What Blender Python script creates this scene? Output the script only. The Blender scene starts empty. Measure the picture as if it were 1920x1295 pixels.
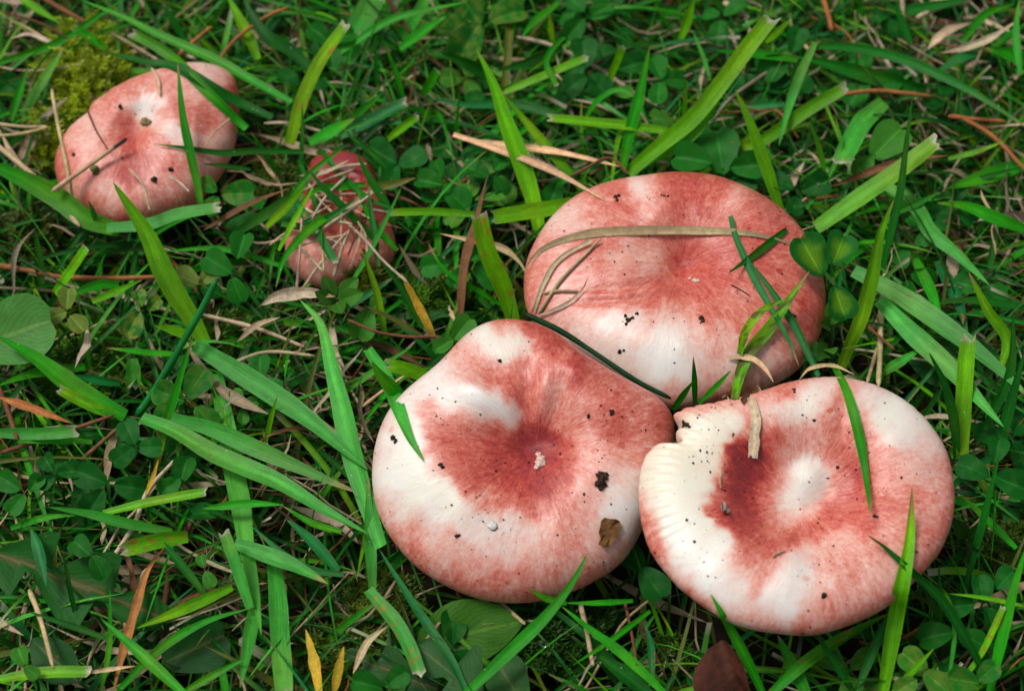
import bpy, math, random
import numpy as np
from mathutils import Vector
from mathutils.bvhtree import BVHTree

# ------------------------------------------------------------------ camera, sky, sun, exposure
sc = bpy.context.scene
col = sc.collection
PITCH = math.radians(55.0)
DIST = 0.55
FOV = math.radians(30.5)
TARGET = np.array([0.0, 0.0, 0.022])
CAM = TARGET + np.array([0.0, -DIST * math.cos(PITCH), DIST * math.sin(PITCH)])
cam = bpy.data.cameras.new('camera')
cam_o = bpy.data.objects.new('camera', cam)
col.objects.link(cam_o)
cam_o.location = CAM
cam_o.rotation_euler = (math.pi / 2 - PITCH, 0, 0)
cam.sensor_width = 36.0
cam.sensor_fit = 'HORIZONTAL'
cam.angle = FOV
cam.clip_start = 0.01
cam.clip_end = 200.0
cam.dof.use_dof = True
cam.dof.focus_distance = 0.525
cam.dof.aperture_fstop = 12.0
sc.camera = cam_o

SUN_EL, SUN_AZ = math.radians(63), math.radians(-72)      # azimuth from +Y towards +X
w = bpy.data.worlds.new('World')
sc.world = w
w.use_nodes = True
nt = w.node_tree
nt.nodes.clear()
sky = nt.nodes.new('ShaderNodeTexSky')
sky.sky_type = 'NISHITA'
sky.sun_disc = False
sky.sun_elevation = SUN_EL
sky.sun_rotation = SUN_AZ
sky.dust_density = 4.0
hs = nt.nodes.new('ShaderNodeHueSaturation')
hs.inputs['Saturation'].default_value = 0.30               # a covered, whitish sky
bg = nt.nodes.new('ShaderNodeBackground')
bg.inputs['Strength'].default_value = 0.068
wo = nt.nodes.new('ShaderNodeOutputWorld')
nt.links.new(sky.outputs[0], hs.inputs['Color'])
nt.links.new(hs.outputs[0], bg.inputs[0])
nt.links.new(bg.outputs[0], wo.inputs[0])
sun = bpy.data.lights.new('sun', 'SUN')
sun.energy = 1.5
sun.angle = math.radians(18)
sun.color = (1.0, 0.98, 0.94)
sun_o = bpy.data.objects.new('sun', sun)
col.objects.link(sun_o)
sd = Vector((math.sin(SUN_AZ) * math.cos(SUN_EL), math.cos(SUN_AZ) * math.cos(SUN_EL), math.sin(SUN_EL)))
sun_o.rotation_euler = sd.to_track_quat('Z', 'Y').to_euler()
sc.view_settings.view_transform = 'Standard'
sc.view_settings.look = 'None'
sc.view_settings.gamma = 1.0
sc.view_settings.use_curve_mapping = False
sc.view_settings.exposure = 0.46
sc.cycles.max_bounces = 8
sc.cycles.transparent_max_bounces = 6

rng = np.random.default_rng(7)
random.seed(7)

# ------------------------------------------------------------------ photograph pixels <-> the place
FWD = np.array([0.0, math.cos(PITCH), -math.sin(PITCH)])
UP = np.array([0.0, math.sin(PITCH), math.cos(PITCH)])
RIGHT = np.array([1.0, 0.0, 0.0])
FPX = 960.0 / math.tan(FOV / 2)


def ray(x, y):
    d = FWD * FPX + RIGHT * (x - 960.0) + UP * (647.5 - y)
    return d / np.linalg.norm(d)


def at(x, y, h):
    d = ray(x, y)
    return CAM + d * ((h - CAM[2]) / d[2])


def on_plane(x, y, c, n):
    d = ray(x, y)
    return CAM + d * (np.dot(c - CAM, n) / np.dot(d, n))


def px(p):
    q = np.asarray(p) - CAM
    z = q @ FWD
    return np.stack([960.0 + FPX * (q @ RIGHT) / z, 647.5 - FPX * (q @ UP) / z], -1)


def mpp(p):
    return np.dot(np.asarray(p) - CAM, FWD) / FPX


# ------------------------------------------------------------------ linking helpers
def tag(o, label=None, cat=None, group=None, kind=None):
    if label: o['label'] = label
    if cat: o['category'] = cat
    if group: o['group'] = group
    if kind: o['kind'] = kind
    return o


def empty(name, loc):
    o = bpy.data.objects.new(name, None)
    o.empty_display_size = 0.005
    o.location = loc
    col.objects.link(o)
    return o


def build(name, V, F, mat, parent=None, colors=None, uvs=None, extra=None, smooth=True):
    """V (n,3) world space; F list of faces; colors (n,3) per vertex; uvs (n,2) per vertex."""
    V = np.asarray(V, float)
    if parent is not None:
        o_loc = np.array(parent.location) if parent.type == 'EMPTY' else np.array(parent.matrix_basis.translation)
        pp = parent.parent
        while pp is not None:
            o_loc = o_loc + np.array(pp.location)
            pp = pp.parent
        V = V - o_loc
        loc = (0, 0, 0)
    else:
        loc = V.mean(0)
        loc = np.array([loc[0], loc[1], V[:, 2].min()])
        V = V - loc
    me = bpy.data.meshes.new(name)
    if isinstance(F, np.ndarray):
        nf, k = F.shape
        me.vertices.add(len(V))
        me.vertices.foreach_set('co', V.ravel())
        me.loops.add(nf * k)
        me.polygons.add(nf)
        me.loops.foreach_set('vertex_index', F.ravel().astype(np.int32))
        me.polygons.foreach_set('loop_start', np.arange(0, nf * k, k, dtype=np.int32))
        me.update(calc_edges=True)
    else:
        me.from_pydata(V.tolist(), [], F)
    if smooth:
        me.polygons.foreach_set('use_smooth', np.ones(len(me.polygons), bool))
    if colors is not None:
        a = me.attributes.new('col', 'FLOAT_COLOR', 'POINT')
        c4 = np.ones((len(V), 4), np.float32)
        c4[:, :3] = colors
        a.data.foreach_set('color', c4.ravel())
    if uvs is not None:
        a = me.attributes.new('uvw', 'FLOAT_VECTOR', 'POINT')
        u3 = np.zeros((len(V), 3), np.float32)
        u3[:, :uvs.shape[1]] = uvs
        a.data.foreach_set('vector', u3.ravel())
    if extra:
        for k_, arr in extra.items():
            a = me.attributes.new(k_, 'FLOAT', 'POINT')
            a.data.foreach_set('value', np.asarray(arr, np.float32))
    me.materials.append(mat)
    me.update()
    o = bpy.data.objects.new(name, me)
    o.location = loc
    if parent is not None:
        o.parent = parent
    col.objects.link(o)
    return o


# ------------------------------------------------------------------ materials
class N:
    def __init__(self, name):
        self.m = bpy.data.materials.new(name)
        self.m.use_nodes = True
        self.t = self.m.node_tree
        self.t.nodes.clear()
        self.out = self.t.nodes.new('ShaderNodeOutputMaterial')

    def n(self, typ, **kw):
        nd = self.t.nodes.new(typ)
        for k, v in kw.items():
            if k.startswith('i_'):
                nd.inputs[k[2:].replace('_', ' ')].default_value = v
            else:
                setattr(nd, k, v)
        return nd

    def l(self, a, b):
        self.t.links.new(a, b)

    def attr(self, name):
        return self.n('ShaderNodeAttribute', attribute_name=name)

    def math(self, op, a, b=None, c=None):
        m = self.n('ShaderNodeMath', operation=op)
        for i, v in enumerate((a, b, c)):
            if v is None: continue
            if isinstance(v, (int, float)): m.inputs[i].default_value = v
            else: self.l(v, m.inputs[i])
        return m.outputs[0]

    def mix(self, fac, a, b, blend='MIX'):
        m = self.n('ShaderNodeMix', data_type='RGBA', blend_type=blend)
        for s, v in ((m.inputs[0], fac), (m.inputs[6], a), (m.inputs[7], b)):
            if isinstance(v, (int, float)): s.default_value = v
            elif isinstance(v, tuple): s.default_value = v if len(v) == 4 else (*v, 1)
            else: self.l(v, s)
        return m.outputs[2]

    def ramp(self, fac, stops):
        r = self.n('ShaderNodeValToRGB')
        e = r.color_ramp.elements
        while len(e) < len(stops): e.new(0.5)
        for el, (p, c) in zip(e, stops):
            el.position = p
            el.color = (*c, 1)
        self.l(fac, r.inputs[0])
        return r.outputs[0]

    def noise(self, vec, scale, detail=3.0, rough=0.5, dist=0.0):
        nd = self.n('ShaderNodeTexNoise')
        nd.inputs['Scale'].default_value = scale
        nd.inputs['Detail'].default_value = detail
        nd.inputs['Roughness'].default_value = rough
        nd.inputs['Distortion'].default_value = dist
        if vec is not None: self.l(vec, nd.inputs['Vector'])
        return nd.outputs['Fac']


def leafy_material(name, trans=0.3, rough=0.42, stripes=True, specks=True, spec=0.24):
    """Living blade or leaf: colour from the piece's own attribute, veins along it, thin and translucent."""
    k = N(name)
    c = k.attr('col').outputs['Color']
    uv = k.attr('uvw').outputs['Vector']
    geo = k.n('ShaderNodeNewGeometry')
    sep = k.n('ShaderNodeSeparateXYZ')
    k.l(uv, sep.inputs[0])
    info = k.n('ShaderNodeObjectInfo')
    if stripes:
        mp = k.n('ShaderNodeMapping')
        mp.inputs['Scale'].default_value = (16.0, 1.2, 1.0)
        k.l(uv, mp.inputs[0])
        s1 = k.noise(mp.outputs[0], 1.0, 2.0)
    else:
        au = k.math('ABSOLUTE', k.math('SUBTRACT', sep.outputs[0], 0.5))
        ph = k.math('SUBTRACT', k.math('MULTIPLY', sep.outputs[1], 62.0), k.math('MULTIPLY', au, 75.0))
        ph = k.math('ADD', ph, k.math('MULTIPLY', k.noise(uv, 5.0, 3.0), 14.0))
        s1 = k.math('MULTIPLY_ADD', k.math('SINE', ph), 0.085, 0.5)
        mid = k.math('LESS_THAN', au, 0.03)
        s1 = k.math('ADD', s1, k.math('MULTIPLY', mid, 0.45))
    n1 = k.noise(geo.outputs['Position'], 260.0, 4.0, 0.6)
    n2 = k.noise(geo.outputs['Position'], 1500.0, 2.0)
    f = k.math('ADD', k.math('MULTIPLY', s1, 1.2), k.math('ADD', k.math('MULTIPLY', n1, 0.7), k.math('MULTIPLY', n2, 0.35)))
    f = k.math('MULTIPLY_ADD', k.math('SUBTRACT', f, 1.12), 0.95, 1.0)
    fv = k.n('ShaderNodeCombineXYZ')
    for i in range(3): k.l(f, fv.inputs[i])
    c2 = k.mix(1.0, c, fv.outputs[0], 'MULTIPLY')
    # small rust and bleached marks of their own
    sp = k.noise(geo.outputs['Position'], 420.0, 2.0, 0.5)
    c2 = k.mix(k.math('MULTIPLY', k.math('GREATER_THAN', sp, 0.735), 0.55), c2, (0.22, 0.11, 0.02))
    if specks:
        vo = k.n('ShaderNodeTexVoronoi')
        vo.inputs['Scale'].default_value = 420.0
        k.l(geo.outputs['Position'], vo.inputs['Vector'])
        k2 = k.math('MULTIPLY', k.math('LESS_THAN', vo.outputs['Distance'], 0.065), k.math('GREATER_THAN', k.noise(geo.outputs['Position'], 90.0, 1.0), 0.58))
        c2 = k.mix(k2, c2, (0.55, 0.62, 0.55))
    b = k.n('ShaderNodeBsdfPrincipled')
    k.l(c2, b.inputs['Base Color'])
    b.inputs['Roughness'].default_value = rough
    b.inputs['Specular IOR Level'].default_value = spec
    bp = k.n('ShaderNodeBump')
    bp.inputs['Strength'].default_value = 0.35
    bp.inputs['Distance'].default_value = 0.0003
    k.l(k.math('ADD', s1, k.math('MULTIPLY', n2, 0.4)), bp.inputs['Height'])
    k.l(bp.outputs[0], b.inputs['Normal'])
    tr = k.n('ShaderNodeBsdfTranslucent')
    hsv = k.n('ShaderNodeHueSaturation')
    hsv.inputs['Hue'].default_value = 0.485
    hsv.inputs['Saturation'].default_value = 1.1
    hsv.inputs['Value'].default_value = 1.3
    k.l(c2, hsv.inputs['Color'])
    k.l(hsv.outputs[0], tr.inputs[0])
    mx = k.n('ShaderNodeMixShader')
    mx.inputs[0].default_value = trans
    k.l(b.outputs[0], mx.inputs[1])
    k.l(tr.outputs[0], mx.inputs[2])
    k.l(mx.outputs[0], k.out.inputs[0])
    return k.m


def dry_material(name):
    k = N(name)
    c = k.attr('col').outputs['Color']
    uv = k.attr('uvw').outputs['Vector']
    geo = k.n('ShaderNodeNewGeometry')
    mp = k.n('ShaderNodeMapping')
    mp.inputs['Scale'].default_value = (14.0, 3.0, 1.0)
    k.l(uv, mp.inputs[0])
    s1 = k.noise(mp.outputs[0], 1.0, 3.0)
    n1 = k.noise(geo.outputs['Position'], 500.0, 4.0, 0.65)
    f = k.math('MULTIPLY_ADD', k.math('ADD', s1, n1), 1.1, -0.1)
    fv = k.n('ShaderNodeCombineXYZ')
    for i in range(3): k.l(f, fv.inputs[i])
    c2 = k.mix(1.0, c, fv.outputs[0], 'MULTIPLY')
    pep = k.noise(geo.outputs['Position'], 1800.0, 1.0)
    c2 = k.mix(k.math('MULTIPLY', k.math('GREATER_THAN', pep, 0.70), 0.6), c2, (0.03, 0.022, 0.015))
    b = k.n('ShaderNodeBsdfPrincipled')
    k.l(c2, b.inputs['Base Color'])
    b.inputs['Roughness'].default_value = 0.7
    b.inputs['Specular IOR Level'].default_value = 0.25
    bp = k.n('ShaderNodeBump')
    bp.inputs['Strength'].default_value = 0.6
    bp.inputs['Distance'].default_value = 0.0003
    k.l(k.math('ADD', s1, n1), bp.inputs['Height'])
    k.l(bp.outputs[0], b.inputs['Normal'])
    k.l(b.outputs[0], k.out.inputs[0])
    return k.m


def cap_material():
    k = N('mushroom_cap_skin')
    v = k.attr('red').outputs['Fac']
    cr = k.attr('cream').outputs['Fac']
    fib = k.attr('uvw').outputs['Vector']
    geo = k.n('ShaderNodeNewGeometry')
    P = geo.outputs['Position']
    nf = k.noise(fib, 9.0, 5.0, 0.62, 0.6)
    nf2 = k.noise(fib, 34.0, 4.0, 0.65, 0.4)
    nm = k.noise(P, 150.0, 6.0, 0.70, 0.9)
    nm2 = k.noise(P, 620.0, 6.0, 0.75, 0.4)
    d = k.math('MULTIPLY', k.math('SUBTRACT', nf, 0.5), 0.40)
    d = k.math('ADD', d, k.math('MULTIPLY', k.math('SUBTRACT', nf2, 0.5), 0.62))
    d = k.math('ADD', d, k.math('MULTIPLY', k.math('SUBTRACT', nm, 0.5), 0.52))
    d = k.math('ADD', d, k.math('MULTIPLY', k.math('SUBTRACT', nm2, 0.5), 0.75))
    nm3 = k.noise(P, 1150.0, 5.0, 0.7, 0.6)
    mr = k.n('ShaderNodeMapRange', interpolation_type='SMOOTHSTEP')
    mr.inputs['From Min'].default_value = 0.42
    mr.inputs['From Max'].default_value = 0.60
    mr.inputs['To Min'].default_value = 0.035
    mr.inputs['To Max'].default_value = -0.045
    k.l(nm3, mr.inputs['Value'])
    d = k.math('ADD', d, mr.outputs[0])
    # the pure white and the deep red areas are calmer than the transition
    v1 = k.math('MULTIPLY_ADD', v, 1.06, 0.015)
    amp = k.math('MULTIPLY_ADD', k.math('SMOOTH_MIN', v1, 0.55, 0.2), 1.25, 0.18)
    vv = k.math('ADD', v1, k.math('MULTIPLY', d, amp))
    # little red flecks
    vo = k.n('ShaderNodeTexVoronoi')
    vo.inputs['Scale'].default_value = 130.0
    k.l(P, vo.inputs['Vector'])
    fl = k.math('MULTIPLY', k.math('LESS_THAN', vo.outputs['Distance'], 0.13), k.math('GREATER_THAN', k.noise(P, 45.0, 1.0), 0.55))
    vv = k.math('ADD', vv, k.math('MULTIPLY', fl, 0.14))
    base = k.ramp(vv, [(0.0, (0.84, 0.805, 0.75)), (0.15, (0.80, 0.64, 0.57)), (0.34, (0.77, 0.40, 0.325)),
                       (0.54, (0.66, 0.190, 0.135)), (0.78, (0.48, 0.062, 0.044)), (1.0, (0.27, 0.024, 0.028))])
    base = k.mix(k.math('MULTIPLY', cr, 0.9), base, (0.97, 0.94, 0.77), 'MULTIPLY')
    pep = k.noise(P, 2600.0, 2.0)
    base = k.mix(k.math('MULTIPLY', k.math('GREATER_THAN', pep, 0.715), 0.45), base, (0.12, 0.05, 0.03))
    b = k.n('ShaderNodeBsdfPrincipled')
    k.l(base, b.inputs['Base Color'])
    b.inputs['Roughness'].default_value = 0.33
    b.inputs['Specular IOR Level'].default_value = 0.5
    b.inputs['Subsurface Weight'].default_value = 0.18
    b.inputs['Subsurface Radius'].default_value = (1.0, 0.45, 0.3)
    b.inputs['Subsurface Scale'].default_value = 0.0015
    bp = k.n('ShaderNodeBump')
    bp.inputs['Strength'].default_value = 0.45
    bp.inputs['Distance'].default_value = 0.0004
    k.l(k.math('ADD', k.math('ADD', nf, k.math('MULTIPLY', nf2, 0.5)), k.math('MULTIPLY', nm2, 0.6)), bp.inputs['Height'])
    k.l(bp.outputs[0], b.inputs['Normal'])
    k.l(b.outputs[0], k.out.inputs[0])
    return k.m


def plain_material(name, c1, c2, scale, rough=0.7, bump=0.5, spec=0.3, sss=0.0):
    k = N(name)
    geo = k.n('ShaderNodeNewGeometry')
    n1 = k.noise(geo.outputs['Position'], scale, 5.0, 0.65)
    c = k.ramp(n1, [(0.3, c1), (0.7, c2)])
    b = k.n('ShaderNodeBsdfPrincipled')
    k.l(c, b.inputs['Base Color'])
    b.inputs['Roughness'].default_value = rough
    b.inputs['Specular IOR Level'].default_value = spec
    b.inputs['Subsurface Weight'].default_value = sss
    b.inputs['Subsurface Scale'].default_value = 0.002
    bp = k.n('ShaderNodeBump')
    bp.inputs['Strength'].default_value = bump
    bp.inputs['Distance'].default_value = 0.0006
    k.l(n1, bp.inputs['Height'])
    k.l(bp.outputs[0], b.inputs['Normal'])
    k.l(b.outputs[0], k.out.inputs[0])
    return k.m


M_GRASS = leafy_material('grass_blade_green', 0.30, 0.45)
M_LEAF = leafy_material('leaf_green', 0.22, 0.5, stripes=False, specks=False, spec=0.12)
M_DRY = dry_material('dead_grass')
M_CAP = cap_material()
M_GILL = plain_material('mushroom_gills', (0.62, 0.55, 0.46), (0.75, 0.70, 0.60), 400, 0.6, 0.3, 0.3, 0.1)
M_STEM = plain_material('mushroom_stem', (0.60, 0.50, 0.44), (0.74, 0.68, 0.60), 220, 0.6, 0.5, 0.3, 0.1)
M_SOIL = plain_material('dark_humus', (0.008, 0.006, 0.004), (0.035, 0.024, 0.014), 160, 0.95, 1.0, 0.1)
M_CRUMB = plain_material('soil_crumb', (0.016, 0.011, 0.008), (0.085, 0.05, 0.03), 1200, 0.9, 0.8, 0.15)
M_SHRED = plain_material('torn_skin', (0.70, 0.42, 0.34), (0.78, 0.58, 0.48), 500, 0.4, 0.4, 0.5, 0.2)
M_FLAKE = plain_material('brown_leaf_scrap', (0.10, 0.045, 0.015), (0.25, 0.12, 0.04), 500, 0.75, 1.0, 0.2)
M_DEADLEAF = plain_material('dead_red_leaf', (0.035, 0.012, 0.008), (0.13, 0.04, 0.02), 180, 0.5, 1.0, 0.3)
k_ = N('water_drop')
b_ = k_.n('ShaderNodeBsdfPrincipled')
b_.inputs['Transmission Weight'].default_value = 1.0
b_.inputs['Roughness'].default_value = 0.0
b_.inputs['IOR'].default_value = 1.33
k_.l(b_.outputs[0], k_.out.inputs[0])
M_WATER = k_.m

# ------------------------------------------------------------------ ground
def vnoise(x, y, seed=0):
    """smooth value noise on a lattice"""
    r = np.random.default_rng(seed)
    T = r.random((64, 64))
    xi, yi = np.floor(x).astype(int), np.floor(y).astype(int)
    fx, fy = x - xi, y - yi
    fx, fy = fx * fx * (3 - 2 * fx), fy * fy * (3 - 2 * fy)
    g = lambda a, b: T[a % 64, b % 64]
    return (g(xi, yi) * (1 - fx) + g(xi + 1, yi) * fx) * (1 - fy) + (g(xi, yi + 1) * (1 - fx) + g(xi + 1, yi + 1) * fx) * fy


def ground_z(x, y):
    x, y = np.asarray(x, float), np.asarray(y, float)
    near = np.exp(-((x / 0.6) ** 2 + (y / 0.6) ** 2) ** 2)
    return near * (-0.009 + 0.010 * (vnoise(x * 22 + 9, y * 22 + 3, 1) - 0.5) + 0.006 * (vnoise(x * 75, y * 75, 2) - 0.5) + 0.003 * (vnoise(x * 240, y * 240, 3) - 0.5))


ax = np.concatenate([-np.geomspace(60, 0.42, 24), np.linspace(-0.4, 0.4, 200), np.geomspace(0.42, 60, 24)])
gx, gy = np.meshgrid(ax, ax)
gz = ground_z(gx, gy)
n_ = len(ax)
idx = np.arange(n_ * n_).reshape(n_, n_)
GF = np.stack([idx[:-1, :-1], idx[:-1, 1:], idx[1:, 1:], idx[1:, :-1]], -1).reshape(-1, 4)
g_o = build('ground', np.stack([gx, gy, gz], -1).reshape(-1, 3), GF, M_SOIL)
tag(g_o, 'dark damp soil showing between the grass', kind='structure')

# ------------------------------------------------------------------ mushrooms
def outline(s):
    return np.array([[float(v) for v in p.split(',')] for p in s.split()])


def closed_spline(P, n=720):
    """dense closed Catmull-Rom through the traced points"""
    m = len(P)
    out = []
    per = max(4, n // m)
    for i in range(m):
        p0, p1, p2, p3 = P[i - 1], P[i], P[(i + 1) % m], P[(i + 2) % m]
        t = np.linspace(0, 1, per, endpoint=False)[:, None]
        out.append(0.5 * (2 * p1 + (p2 - p0) * t + (2 * p0 - 5 * p1 + 4 * p2 - p3) * t ** 2 + (3 * p1 - p0 - 3 * p2 + p3) * t ** 3))
    return np.concatenate(out)


def inside(P, poly):
    """even-odd test of points (n,2)"""
    x, y = P[:, 0], P[:, 1]
    c = np.zeros(len(P), bool)
    a, b = poly, np.roll(poly, -1, 0)
    for (x1, y1), (x2, y2) in zip(a, b):
        hit = ((y1 > y) != (y2 > y))
        if not hit.any(): continue
        xs = (x2 - x1) * (y - y1) / (y2 - y1 + 1e-12) + x1
        c ^= hit & (x < xs)
    return c


def pigment(text):
    rows = []
    for p in text.split():
        q = [float(v) for v in p.split(',')]
        rows.append(q + [0.0] * (4 - len(q)))
    return np.array(rows)


NT, NR = 384, 128


def unit_(a):
    return a / np.maximum(np.linalg.norm(a, axis=-1, keepdims=True), 1e-9)

CAPS = []


def make_mushroom(label, traced, centre, h, tilt, H, dep, dep_w, samples, bumps=(), roll=0.0, e=4.0, ridges=None, rbf=20.0, bias=0.0, kmax=18, sp=5, group='wild pink mushrooms in the turf'):
    O = closed_spline(outline(traced))
    centre = np.array(centre, float)
    C = at(centre[0], centre[1], h)
    ct, st = math.cos(math.radians(tilt)), math.sin(math.radians(tilt))
    nrm = np.array([math.sin(math.radians(roll)), -st, ct])
    nrm /= np.linalg.norm(nrm)
    U = np.cross(np.array([0, 1, 0]), nrm); U /= np.linalg.norm(U)
    W = np.cross(nrm, U)
    th = np.linspace(0, 2 * math.pi, NT, endpoint=False)
    # first guess: the traced outline on the rim's plane
    L = np.array([on_plane(p[0], p[1], C, nrm) for p in O]) - C
    la, lr = np.arctan2(L @ W, L @ U) % (2 * math.pi), np.hypot(L @ U, L @ W)
    o = np.argsort(la)
    R = np.interp(th, la[o], lr[o], period=2 * math.pi)
    phi_o = np.arctan2(O[:, 1] - centre[1], O[:, 0] - centre[0])
    rad_o = np.hypot(*(O - centre).T)
    oo = np.argsort(phi_o)
    phi_s, rad_s = phi_o[oo], rad_o[oo]
    tt = np.linspace(0, 1, NR)
    s = np.sin(tt * math.pi / 2) ** 1.0
    s = 0.55 * s + 0.45 * tt
    s[0] = 0.004
    s[-1] = 1.0

    def smooth(R, k):
        f = np.fft.rfft(R)
        f[k:] = 0
        return np.fft.irfft(f, len(R))

    def surf(R):
        Rs = smooth(R, 4)
        S = s[:, None]
        rr = S * (Rs[None] * (1 - S ** sp) + R[None] * S ** sp)
        z = H * np.sqrt(np.clip(1 - S ** e, 0, 1)) - dep * np.exp(-(S / dep_w) ** 2.4) + 0 * rr
        # soft uneven swelling
        gxx, gyy = rr * np.cos(th), rr * np.sin(th)
        fade = (1 - S ** 6)
        z = z + fade * (0.0016 * (vnoise(gxx * 55 + 20, gyy * 55 + 20, 11) - 0.5) + 0.0007 * (vnoise(gxx * 160 + 40, gyy * 160 + 40, 12) - 0.5))
        P = C + gxx[..., None] * U + gyy[..., None] * W + z[..., None] * nrm
        return P, gxx, gyy

    for it in range(7):                                        # grow or shrink each direction until the silhouette agrees
        P, gxx, gyy = surf(R)
        q = px(P.reshape(-1, 3)) - centre
        ph, rd = np.arctan2(q[:, 1], q[:, 0]), np.hypot(q[:, 0], q[:, 1])
        nb = 180
        bi = ((ph + math.pi) / (2 * math.pi) * nb).astype(int) % nb
        mx = np.zeros(nb)
        np.maximum.at(mx, bi, rd)
        bc = (np.arange(nb) + 0.5) / nb * 2 * math.pi - math.pi
        rimq = px(P[-1]) - centre
        rphi = np.arctan2(rimq[:, 1], rimq[:, 0])
        target = np.interp(rphi, phi_s, rad_s, period=2 * math.pi)
        have = np.interp(rphi, bc, mx, period=2 * math.pi)
        R = R * (0.25 + 0.75 * np.clip(target / np.maximum(have, 1), 0.8, 1.25))
    R = smooth(R, kmax)
    P, gxx, gyy = surf(R)
    for (bx, by, amp, rx, ry, ang) in bumps:                   # swellings, folds and furrows of this cap
        q = px(P.reshape(-1, 3)).reshape(NR, NT, 2) - np.array([bx, by])
        ca, sa = math.cos(math.radians(ang)), math.sin(math.radians(ang))
        a, b = q[..., 0] * ca + q[..., 1] * sa, -q[..., 0] * sa + q[..., 1] * ca
        P = P + (amp * np.exp(-(a / rx) ** 2 - (b / ry) ** 2) * (1 - s[:, None] ** 8))[..., None] * nrm
    if ridges:
        a0, a1, amp = ridges
        tdeg = np.degrees(np.arctan2(*(px(P[-1]) - centre).T[::-1])) % 360
        m = np.exp(-((tdeg - (a0 + a1) / 2) / ((a1 - a0) / 2)) ** 4)
        z = amp * m[None] * np.sin(th * 88 + 2.5 * vnoise(th * 9, th * 0, 8))[None] * (0.4 + 1.2 * vnoise(th * 20, th * 0, 14))[None] * np.clip((s[:, None] - 0.78) / 0.15, 0, 1)
        P = P + z[..., None] * nrm
    # margin: a thin rounded lip that turns under
    Rs = smooth(R, 24)
    lip = []
    for f, dz in ((0.996, -0.0011), (0.982, -0.0021), (0.955, -0.0025)):
        lip.append(C + (Rs * f * np.cos(th))[:, None] * U + (Rs * f * np.sin(th))[:, None] * W + dz * nrm)
        if f > 0.99:
            lip[-1] = C + (R * f * np.cos(th))[:, None] * U + (R * f * np.sin(th))[:, None] * W + dz * nrm
    A = np.concatenate([P, np.array(lip)])
    nr = len(A)
    ii = np.arange(nr * NT).reshape(nr, NT)
    F = np.stack([ii[:-1], ii[1:], np.roll(ii[1:], -1, 1), np.roll(ii[:-1], -1, 1)], -1).reshape(-1, 4)
    V = A.reshape(-1, 3)
    q = px(V)
    q = q + 11 * np.stack([vnoise(q[:, 0] / 38 + 5, q[:, 1] / 38 + 9, 31) - 0.5, vnoise(q[:, 0] / 38 + 15, q[:, 1] / 38 + 2, 32) - 0.5], -1) \
        + 9 * np.stack([vnoise(q[:, 0] / 13 + 5, q[:, 1] / 13 + 9, 33) - 0.5, vnoise(q[:, 0] / 13 + 15, q[:, 1] / 13 + 2, 34) - 0.5], -1)
    rd = unit_(q - centre)
    TH0 = np.tile(th, nr) / (2 * math.pi)
    S0 = np.repeat(np.concatenate([s, [1.0, 1.0, 1.0]]), NT)
    stk = 0.6 * vnoise(TH0 * 64 * 1.0, S0 * 3 + 3, 35) + 0.4 * vnoise(TH0 * 128, S0 * 6 + 9, 36) - 0.5
    q = q + rd * (26 * stk * np.clip(S0 * 2, 0, 1))[:, None]
    S_ = pigment(samples)
    val, wsum = np.zeros((len(V), 2)), np.zeros(len(V))
    for x, y, v, c in S_:
        d2 = (q[:, 0] - x) ** 2 + (q[:, 1] - y) ** 2
        ww = np.exp(-d2 / (2 * rbf ** 2)) + 2e-5 / (1 + d2 / 900.0)
        val += ww[:, None] * np.array([v, c])
        wsum += ww
    val /= wsum[:, None]
    val[:, 0] += bias + 0.09 * np.clip((S0 - 0.90) / 0.10, 0, 1) ** 1.5 * (val[:, 0] < 0.45)
    ss = np.concatenate([s, [1.0, 1.0, 1.0]])
    TH = np.tile(th, nr)
    SS = np.repeat(ss, NT)
    fib = np.stack([np.cos(TH) * 1.0, np.sin(TH) * 1.0, SS * 0.45], -1)
    base = np.array([C[0], C[1], float(ground_z(C[0], C[1]))])
    root = empty('mushroom', base)
    tag(root, label, 'mushroom', group)
    cap = build('cap', V, F, M_CAP, root, uvs=fib, extra={'red': val[:, 0], 'cream': val[:, 1]})
    # gills: radial plates under the lip
    G = []
    ng = 256
    for k in range(ng):
        a = k / ng * 2 * math.pi
        r0 = float(np.interp(a, th, Rs, period=2 * math.pi))
        wob = 0.0008 if k % 2 else -0.0005
        for f, dz in ((0.955, -0.0024), (0.8, -0.0040 + wob), (0.5, -0.0045 + wob), (0.22, -0.0030)):
            G.append(C + r0 * f * (math.cos(a) * U + math.sin(a) * W) + dz * nrm)
    gi = np.arange(ng * 4).reshape(ng, 4)
    g2 = np.roll(gi, -1, 0)
    GFc = np.stack([gi[:, :-1], gi[:, 1:], g2[:, 1:], g2[:, :-1]], -1).reshape(-1, 4)
    build('gills', np.array(G), GFc, M_GILL, root)
    # stem: swollen stalk down into the soil
    top = C - 0.002 * nrm
    r_st = 0.19 * Rs.mean()
    SV = []
    for i in range(12):
        f = i / 11
        c = top * (1 - f) + (base - np.array([0, 0, 0.004])) * f
        r = r_st * (1.15 - 0.5 * f * (1 - f) + 0.12 * f)
        for k in range(24):
            a = k / 24 * 2 * math.pi
            SV.append(c + r * (1 + 0.03 * math.sin(3 * a + i)) * np.array([math.cos(a), math.sin(a), 0]))
    si = np.arange(12 * 24).reshape(12, 24)
    SF = np.stack([si[:-1], np.roll(si[:-1], -1, 1), np.roll(si[1:], -1, 1), si[1:]], -1).reshape(-1, 4)
    build('stem', np.array(SV), SF, M_STEM, root)
    CAPS.append(dict(V=V, F=F, O=O, C=C, R=R, th=th, U=U, W=W, n=nrm))
    return root


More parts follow.
